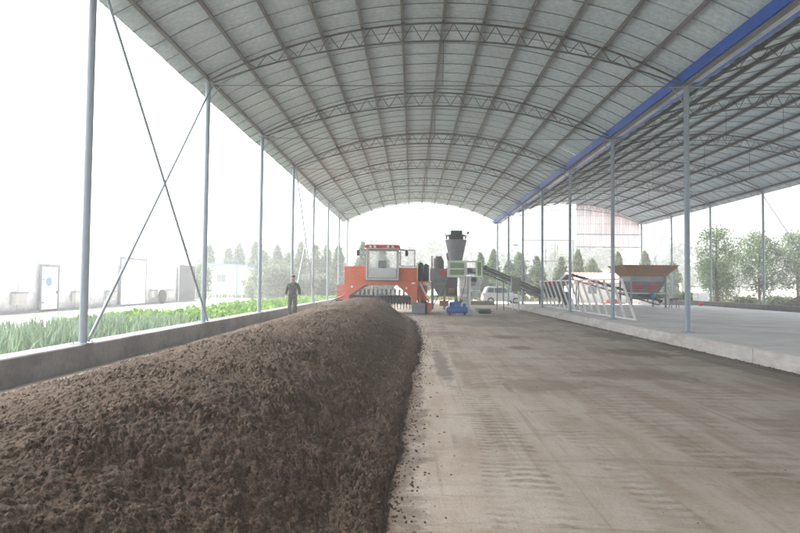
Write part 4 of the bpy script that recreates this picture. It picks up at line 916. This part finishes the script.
# boundary fence on the right
Fn = thing('boundary_fence', (28, 62, -.06), 'pale boundary fence of concrete pillars and grilles behind the right trees', 'fence')
x = -2.
while x < 40:
    MB().box(x-.22, x+.22, -.22, .22, 0, 2.1).box(x-.28, x+.28, -.28, .28, 2.1, 2.22).build('pillar', 'fence_white', Fn)
    MB().box(x+.22, x+4.18-.22+.04, -.1, .1, 0, .55).build('plinth', 'fence_white', Fn)
    gr = MB().box(x+.22, x+4.0, -.03, .03, 1.85, 1.92).box(x+.22, x+4.0, -.03, .03, .65, .7).build('grille', 'grille', Fn)
    mm_ = MB()
    for k in range(22): mm_.box(x+.36+k*.165, x+.385+k*.165, -.012, .012, .55, 2.0)
    mm_.build('grille_bars', 'grille', gr)['kind'] = 'stuff'
    x += 4.2
bw = MB().box(-24, -2, 68, 68.3, -.06, 1.2); tag(bw.build('boundary_wall', 'fence_white'), 'low pale boundary wall behind the row of conifers on the left', 'wall')
# ------------------------------------------------------------------ vegetation
def leaf_quads(c, size, up_bias=0, aspect=1.7):
    n = len(c); d = RNG.normal(size=(n, 3)); d[:, 2] += up_bias; d /= np.linalg.norm(d, axis=1)[:, None]
    e = np.cross(d, RNG.normal(size=(n, 3))); e /= np.linalg.norm(e, axis=1)[:, None]
    s_ = (size*(.6+.8*RNG.random(n)))[:, None]; a = d*s_*aspect/2; b = e*s_/2
    v = np.stack([c-a, c+b*.9, c+a, c-b*.9], 1).reshape(-1, 3); return v, np.arange(4*n).reshape(n, 4)
def conifer_mesh(h, r, n, seed):
    global RNG
    RNG = np.random.default_rng(seed); nb = 70
    # sprays: foliage sits on upswept boughs so that the outline is ragged and gaps stay open
    zb = RNG.random(nb*4)**1.25; ang = RNG.random(nb*4)*6.283; pts = []
    for z, a in zip(zb, ang):
        reach = r*(1-z)**.8*(.65+.5*RNG.random())+.06; k = max(4, int(n/(nb*4)*(.35+1.3*(1-z))))
        t = RNG.random(k)**.7; q = np.stack([np.cos(a)*reach*t, np.sin(a)*reach*t, h*(.05+.93*z)+reach*.75*t], -1)+RNG.normal(size=(k, 3))*.09*(1+(1-z)); pts.append(q)
    c = np.concatenate(pts); v, f = leaf_quads(c, np.full(len(c), .17), 1.2, 2.2); return v, f
con = []
for k, (h, r, n) in enumerate(((5.6, 1.5, 5200), (6.2, 1.35, 5200), (5.2, 1.7, 5200), (6.0, 1.2, 4600))):
    v, f = conifer_mesh(h, r, n, 40+k); cmh = npmesh('crown', v, f); cmh.materials.append(MATS['leaf_conifer'])
    tk = MB().tube((0, 0, -.1), (0, 0, h*.92), .12, .02, 8); 
    for q in range(14):
        z = h*(.12+.055*q); a = q*2.4; l_ = r*(1-z/h)*.8; tk.tube((0, 0, z), (math.cos(a)*l_, math.sin(a)*l_, z+l_*.7), .03, .008, 5)
    tkm = tk.mesh('trunk'); tkm.materials.append(MATS['bark']); con.append((cmh, tkm))
def conifer(x, y, s, k, label, grp):
    t = thing('conifer_tree', (x, y, -.06), label, 'tree', grp, random.uniform(0, 6)); t.scale = (s, s, s*random.uniform(.97, 1.05))
    a, b = con[k % 4]; obj('crown', a, None, t); obj('trunk', b, None, t)
# (pixel columns of the photo were turned into bearings; depth 60-72 m)
lx = [(-24.6, 66), (-22.6, 67), (-21.2, 66.5), (-19.6, 68), (-18.0, 66), (-16.6, 67), (-15.0, 66), (-13.7, 67.2), (-11.7, 66), (-10.5, 67), (-8.8, 65), (-6.0, 66), (-3.6, 67)]
for k, (x, y) in enumerate(lx): conifer(x, y, random.uniform(.98, 1.12), random.randrange(4), 'dark conifer in the row behind the vegetable bed, %s from the left' % ORD[k], 'conifers on the left')
rx = [(.9, 66), (7.7, 62), (9.6, 65), (11.1, 63), (12.8, 66), (14.6, 64.5), (17.8, 66), (19.2, 64), (21.5, 66.5), (22.3, 68.5), (24.6, 66), (28.2, 67), (31.2, 66.5)]
for k, (x, y) in enumerate(rx): conifer(x, y, random.uniform(.86, 1.05), random.randrange(4), 'green conifer beyond the far end of the shed, %s from the turner' % ORD[k], 'conifers beyond the shed')

def broad_tree(x, y, h, spread, n, seed, label, grp, leafm='leaf_broad', size=.115, low=.18, airy=1.):
    global RNG
    RNG = np.random.default_rng(seed); rnd_ = random.Random(seed); t = thing('broadleaf_tree', (x, y, -.06), label, 'tree', grp)
    tk = MB(); tips = []
    tk.tube((0, 0, -.1), (rnd_.uniform(-.1, .1), 0, h*.45), .13, .08, 8).tube((0, 0, h*.45), (rnd_.uniform(-.2, .2), 0, h*.9), .08, .02, 8)
    for k in range(26):
        z = h*(low+(.78-low)*k/26); a = k*2.4+rnd_.uniform(-.4, .4); l_ = spread*(math.sin(math.pi*min(1, (.12+.88*k/26)))**.6)*rnd_.uniform(.6, 1.05)+.2
        q = (math.cos(a)*l_, math.sin(a)*l_, z+l_*rnd_.uniform(.45, .95)); tk.tube((0, 0, z), q, .035, .01, 5)
        for j in range(7): f_ = rnd_.uniform(.3, 1.08); tips.append((q[0]*f_+rnd_.gauss(0, .2), q[1]*f_+rnd_.gauss(0, .2), z+(q[2]-z)*f_+rnd_.gauss(0, .18)))
    tk.build('trunk', 'bark', t); tips = np.array(tips); i = RNG.integers(0, len(tips), n); c = tips[i]+RNG.normal(size=(n, 3))*.25*airy
    v, f = leaf_quads(c, np.full(n, size), 0, 1.6); obj('crown', npmesh('crown', v, f), leafm, t)
broad_tree(26.3, 48, 8.3, 1.9, 4600, 71, 'tall airy broadleaf tree with open crown right of the white box', 'broadleaf trees on the right', size=.105)
broad_tree(30.6, 49, 7.6, 1.9, 6600, 72, 'bushy broadleaf tree between the two rightmost outer columns', 'broadleaf trees on the right')
broad_tree(33.6, 48.5, 7.8, 2.0, 6600, 73, 'broadleaf tree at the right edge behind the diagonal brace', 'broadleaf trees on the right')
broad_tree(36.6, 50, 7.0, 2.1, 6000, 74, 'rightmost broadleaf tree above the dirt heap', 'broadleaf trees on the right')
broad_tree(28.6, 52, 5.2, 1.8, 5200, 75, 'smaller broadleaf tree behind the airy one on the right', 'broadleaf trees on the right', low=.05)
def bush(name, x, y, rx_, ry_, h, n, seed, label, cat='bush', leafm='leaf_broad', size=.16, grp=None):
    global RNG
    RNG = np.random.default_rng(seed); t = thing(name, (x, y, -.06), label, cat, grp); k = 60
    cc = np.stack([RNG.normal(size=k)*rx_*.45, RNG.normal(size=k)*ry_*.45, h*(.12+.7*RNG.random(k)**.8)], -1); i = RNG.integers(0, k, n); c = cc[i]+RNG.normal(size=(n, 3))*np.array([rx_, ry_, h])*.13
    c[:, 2] = np.abs(c[:, 2]); v, f = leaf_quads(c, np.full(n, size), .3); obj('foliage', npmesh('foliage', v, f), leafm, t)
    st_ = MB()
    for q in range(7): a = q*.9; st_.tube((0, 0, -.05), (math.cos(a)*rx_*.4, math.sin(a)*ry_*.4, h*.6), .04, .01, 5)
    st_.build('stem', 'bark', t)
bush('willow_bush', -14.0, 57, 2.1, 1.6, 3.7, 7000, 81, 'large rounded grey-green bush behind the walking person', leafm='leaf_willow', size=.2)
bush('willow_bush', -10.2, 58, 1.8, 1.4, 2.6, 4500, 82, 'rounded grey-green bush left of the orange turner', leafm='leaf_willow', size=.2)
bush('shrub', -17.4, 60, 1.0, .8, 2.4, 2200, 83, 'small round shrub at the right end of the white hut', size=.18)
bush('shrub', -22.2, 57.5, .9, .8, 3.6, 3000, 84, 'upright dark shrub in front of the left end of the white hut', leafm='leaf_conifer', size=.16)
for k, (x, y, r_, h) in enumerate(((22.6, 52, 1.1, 1.6), (24.8, 51, 1.0, 1.3), (27.6, 45.5, .9, 1.0), (30.5, 46, 1.2, 1.1), (33.6, 45, 1.0, .9), (24.6, 47.5, .8, 1.0))):
    bush('shrub', x, y, r_, .8, h, 1500, 90+k, 'low green shrub at the foot of the right-hand trees, %s from the left' % ORD[(0, 2, 3, 4, 5, 1)[k]], leafm='leaf_willow', size=.14, grp='low shrubs on the right')
# far wood
RNG = np.random.default_rng(5); vs = []; fs = []; o_ = 0
for k in range(120):
    x = -150+300*k/120+RNG.normal()*2; y = 118+RNG.random()*45; h = 8+5*RNG.random(); r_ = 2.3+1.6*RNG.random(); n = 700
    kk = 26; cc = np.stack([RNG.normal(size=kk)*r_*.5, RNG.normal(size=kk)*r_*.5, h*(.2+.75*RNG.random(kk))], -1); i = RNG.integers(0, kk, n)
    c = cc[i]+RNG.normal(size=(n, 3))*np.array([.6, .6, .75]); c += (x, y, 0); v, f = leaf_quads(c, np.full(n, .55)); vs.append(v); fs.append(f+o_); o_ += len(v)
tag(obj('far_wood', npmesh('far_wood', np.concatenate(vs), np.concatenate(fs)), 'leaf_far'), 'pale far belt of trees fading into the mist along the horizon', 'wood', kind='stuff')
# leeks: upright blades
def blades(x0, x1, y0, y1, n, h, wd, seed, clump=5):
    rg = np.random.default_rng(seed); m_ = n//clump; cx_ = x0+(x1-x0)*rg.random(m_); cx_ = np.round(cx_/.38)*.38+rg.normal(size=m_)*.05; cy_ = y0+(y1-y0)*rg.random(m_)
    b = np.repeat(np.stack([cx_, cy_, np.full(m_, .02)], -1), clump, 0)+rg.normal(size=(m_*clump, 3))*np.array([.03, .03, 0]); n = len(b)
    a = rg.random(n)*6.283; d = np.stack([np.cos(a), np.sin(a), 0*a], -1); s_ = np.stack([-np.sin(a), np.cos(a), 0*a], -1)*wd/2*(.7+.6*rg.random(n))[:, None]
    H_ = h*(.6+.6*rg.random(n)); ln = .05+.3*rg.random(n)**1.5; Z = np.array([0, 0, 1.]); V_ = []
    for t, wf in ((0, 1), (.4, 1.), (.75, .75), (1., .08)):
        c = b+d*(ln*t**1.8)[:, None]*H_[:, None]*1.6+Z*(H_*(t-.25*ln*t**3))[:, None]; V_ += [c-s_*wf, c+s_*wf]
    V_ = np.stack(V_, 1).reshape(-1, 3); q = np.array([(0, 1, 3, 2), (2, 3, 5, 4), (4, 5, 7, 6)]); F_2 = (q[None]+8*np.arange(n)[:, None, None]).reshape(-1, 4); return V_, F_2
v, f = blades(-11.2, -6.75, 6, 19.2, 6500, .58, .03, 3)
tag(obj('leek_bed', npmesh('leek_bed', v, f, True), 'leaf_leek'), 'bed of upright blue-green leeks growing outside the left low wall', 'leeks', kind='stuff')
rg = np.random.default_rng(9); RNG = rg; n = 26000; y = 17.5+42*rg.random(n)**1.25; x = -11.4+4.7*rg.random(n); x = np.round(x/.55)*.55+rg.normal(size=n)*.13; x = np.clip(x, -11.6, -6.66)
hgt = .1+.42*rg.random(n)*fbm(x*1.3, y*1.3, 2, 3)*1.6; v, f = leaf_quads(np.stack([x, y, hgt], -1), .12+.11*rg.random(n), .9, 1.4)
tag(obj('leafy_crop', npmesh('leafy_crop', v, f), 'leaf_crop'), 'bright green leafy vegetables growing in rows beyond the leeks', 'vegetables', kind='stuff')
v, f = blades(22.4, 40, 46, 61, 9000, .45, .05, 6, 4)
tag(obj('rough_grass', npmesh('rough_grass', v, f, True), 'leaf_grass'), 'rough yellow-green grass growing below the right-hand trees', 'grass', kind='stuff')
v, f = blades(-26, 21, 59, 72, 9000, .4, .07, 16, 4)
tag(obj('rough_grass', npmesh('rough_grass', v, f, True), 'leaf_grass'), 'rough grass growing at the foot of the conifers', 'grass', kind='stuff')
# lamp mast
lm = thing('lamp_mast', (-29, 95, -.06), 'tall thin floodlight mast far behind the white hut', 'lamp mast')
MB().tube((0, 0, 0), (0, 0, 10.2), .12, .06, 8).build('pole', 'steel_grey', lm); MB().bar((-.9, 0, 10.2), (.9, 0, 10.2), .1).build('crossbar', 'steel_grey', lm)
for x in (-.8, -.27, .27, .8): MB().box(x-.2, x+.2, -.15, .15, 10.26, 10.6).build('lamp_head', 'pale_metal', lm)
# ------------------------------------------------------------------ mist
hz_ = MB().box(-610, 610, -210, 910, -1.3, 16).build('haze', None); m = bpy.data.materials.new('haze'); m.use_nodes = True; t = m.node_tree; t.nodes.clear()
pv = t.nodes.new('ShaderNodeVolumePrincipled'); pv.inputs['Color'].default_value = (.95, .97, 1, 1); pv.inputs['Density'].default_value = HAZE; pv.inputs['Anisotropy'].default_value = .2
ou = t.nodes.new('ShaderNodeOutputMaterial'); t.links.new(pv.outputs[0], ou.inputs['Volume']); hz_.data.materials.append(m)
tag(hz_, 'pale even mist filling the air between the trees', 'haze', kind='stuff')
